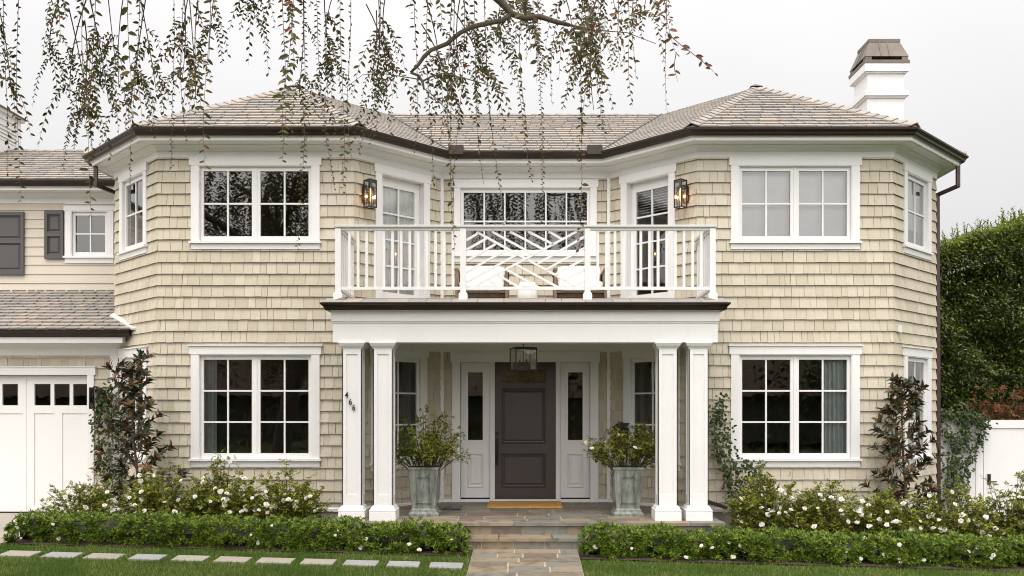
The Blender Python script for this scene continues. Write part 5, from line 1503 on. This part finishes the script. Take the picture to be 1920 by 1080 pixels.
    # long single shoots hanging low before the house
    for px0, px1, low, D, L in ((262, 252, 385, 6.6, .034), (180, 170, 412, 5.9, .044), (160, 158, 300, 5.4, .052), (242, 240, 240, 5.3, .055), (36, 34, 385, 6.3, .036), (10, 6, 330, 6.0, .036), (345, 348, 262, 6.1, .036), (395, 393, 318, 6.0, .042), (322, 330, 316, 6.8, .026),
                                (530, 528, 305, 6.3, .034), (548, 545, 270, 5.4, .05), (566, 568, 470, 6.6, .026), (640, 636, 365, 6.3, .034), (655, 664, 300, 6.8, .03), (712, 706, 270, 6.5, .032), (852, 852, 470, 6.1, .038), (778, 772, 290, 6.5, .032), (806, 800, 350, 6.4, .036), (848, 846, 355, 6.2, .038),
                                (880, 912, 345, 6.4, .034), (870, 862, 360, 6.5, .034), (925, 1010, 345, 6.6, .030), (988, 975, 250, 5.0, .050), (1008, 992, 150, 5.1, .050), (1060, 1032, 200, 6.6, .034), (1090, 1120, 240, 6.5, .032), (1098, 1076, 470, 6.1, .040), (1112, 1120, 150, 5.9, .04), (1128, 1131, 250, 6.5, .032),
                                (1100, 1094, 300, 6.2, .036), (1148, 1158, 130, 5.4, .05), (1170, 1196, 195, 6.2, .034), (1200, 1178, 150, 5.5, .044), (1240, 1262, 215, 6.2, .034), (905, 936, 425, 6.6, .026), (1010, 1008, 420, 6.7, .022), (590, 620, 360, 7.0, .026)):
        vs(px0, -60 - r.uniform(0, 60), px1, low, D, L * 1.3, L * .85, sway=.05)
    # reddish young shoots at the right
    for a in (((1160, -50), (1164, 130), 5.1), ((1215, -60), (1240, 40), 5.3), ((1235, -60), (1268, 100), 5.0), ((1268, 98), (1264, 155), 5.0), ((1250, 60), (1325, 130), 5.0), ((1190, -40), (1196, 60), 5.6), ((1280, 85), (1345, 140), 5.05)):
        vs(*a[0], *a[1], a[2], .052, .036, RED, .02)
    # the crown over the frame: shoots hanging from the limbs
    br = []
    for o in others: 
        q = [forks] + [Vector(p) for p in o]
        for a, b in zip(q[:-1], q[1:]): br.append((a, b))
    for a, b in zip(limb[1:4], limb[2:5]): br.append((a, b))
    for i in range(2100):
        a, b = r.choice(br); p = a.lerp(b, r.random()) + Vector((r.gauss(0, .6), r.gauss(0, .6), r.gauss(.25, .4)))
        ln = r.uniform(.5, 1.5) if p.x < -1.6 else r.uniform(1.0, 2.7); e = p + Vector((r.uniform(-.25, .25), r.uniform(-.25, .25), -ln))
        D = e.y + 14.4                                   # keep the shoots of the crown above the picture's top edge
        lim = ZC + (HZ + 40) * D / FP
        if e.z < lim and e.x > -.62 * D: e.z = lim + r.uniform(0, .3)
        if p.z < e.z + .2: p.z = e.z + .3
        strand(CROWN, p, e, .105, .055, .05)
    t_ = thing('weeping_tree', 'weeping tree with bare grey limbs and small leaves hanging over the top of the view', 'tree', tuple(tb))
    part('trunk', mt, M['bark'], t_, smooth=True); part('twigs', mtw, M['twig'], t_)
    part('hanging_foliage', NEAR, M['treeleaf'], t_); part('reddish_shoots', RED, M['redtip'], t_, 'reddish young leaves'); part('crown', CROWN, M['treeleaf'], t_)
weeping_tree()

# ------------------------------------------------------------------ lawn blades
def lawn_blades():
    r = random.Random(9); mb = MB(); v, f = mb.v, mb.f
    stones = [(X(37 + 80 * i, 11.46) - .225, X(37 + 80 * i, 11.46) + .225, -3.11, -2.77) for i in range(0, ST)]
    for i in range(150000):
        x = r.uniform(-7.12, 9.2); y = r.uniform(-4.5, -2.40)
        if -.745 < x < .745: continue
        if y > -2.44 - .02 * math.sin(x * 9): continue
        if x < -.745 and any(a < x < b and c < y < d for a, b, c, d in stones): continue
        z = gz(x, y) - .008; h = r.uniform(.028, .058); a = r.uniform(0, 3.14); w = .0042
        dx, dy = math.cos(a) * w, math.sin(a) * w; lx, ly = r.gauss(0, .016), r.gauss(-.004, .016)
        b = len(v); v.extend([(x - dx, y - dy, z), (x + dx, y + dy, z), (x + lx, y + ly, z + h)]); f.append((b, b + 1, b + 2))
    o = part('lawn_grass', mb, M['grass']); o['kind'] = 'stuff'; tag(o, 'short green lawn grass in front of the azalea hedges', 'grass')
lawn_blades()

# ------------------------------------------------------------------ across the street (seen only as reflections in the panes)
def far_tree(x, y, h, w, seed, label):
    r = random.Random(seed); mt, ml = MB(), MB()
    mt.tube([(x, y, -.5), (x + .2, y, h * .3), (x, y + .3, h * .6)], [.35, .26, .12], 8)
    for k in range(7):
        a = k * .9; mt.tube([(x + .1, y, h * .35), (x + w * .5 * math.cos(a), y + w * .5 * math.sin(a), h * .7)], [.12, .04], 6)
    cs = [(Vector((x + r.gauss(0, w * .45), y + r.gauss(0, w * .3), h * r.uniform(.3, .95))), w * r.uniform(.25, .42)) for _ in range(26)]
    for c, s in cs:
        for i in range(110):
            p = c + Vector((r.gauss(0, 1), r.gauss(0, 1), r.gauss(0, .8))) * (s * .6)
            ml.leaf(p, rv(r) + Vector((0, 0, -.3)), rv(r), r.uniform(.25, .5), r.uniform(.12, .22), .2)
    t_ = thing('street_tree', label, 'tree', (x, y, -.5)); part('trunk', mt, M['bark'], t_); part('crown', ml, M['farleaf'], t_)
far_tree(-26, -46, 12, 5.5, 1, 'tall dark tree left of the house across the street')
far_tree(-11, -42, 9, 5.0, 2, 'broad dark tree before the house across the street')
far_tree(2, -44, 8, 4.5, 3, 'rounded dark tree before the middle of the house across the street')
far_tree(22, -46, 6.5, 5.5, 4, 'low spreading tree right of the house across the street')
far_tree(-42, -44, 10, 7, 6, 'wide dark tree far left across the street')
far_tree(36, -48, 8, 6, 5, 'far right dark tree across the street')
nb = thing('neighbour_house', 'long low brown-roofed house across the street', 'house', (2, -52, -.5))
mb = MB(); mb.cube(-54, 40, -60, -51, -.6, 3.0); part('wall', mb, M['interior'], nb)
mb = MB(); mb.hexa([(-55, -61, 2.9), (41, -61, 2.9), (41, -49.8, 2.9), (-55, -49.8, 2.9), (-50, -55.8, 7.4), (36, -55.8, 7.4), (36, -55.0, 7.4), (-50, -55.0, 7.4)])
m_, nt_, b_ = newmat('brown_shake_roof'); nt_.links.new(ramp(nt_, noi(nt_, coords(nt_, (1.5, 1.5, 9)), 2, 5, .8), [(.38, (.04, .03, .022)), (.62, (.20, .145, .10))]), b_.inputs['Base Color']); b_.inputs['Roughness'].default_value = .9
part('roof', mb, m_, nb)
hd = thing('street_hedge', 'dark hedge along the far side of the street', 'hedge', (0, -37, -.5)); mb = MB(); r = random.Random(1)
for i in range(14000): mb.leaf(Vector((r.uniform(-70, 50), -37 + r.gauss(0, .4), r.uniform(-.45, 2.2 + .5 * math.sin(i * .01)))), rv(r), rv(r), r.uniform(.2, .35), .14, .2)
part('foliage', mb, M['farleaf'], hd)
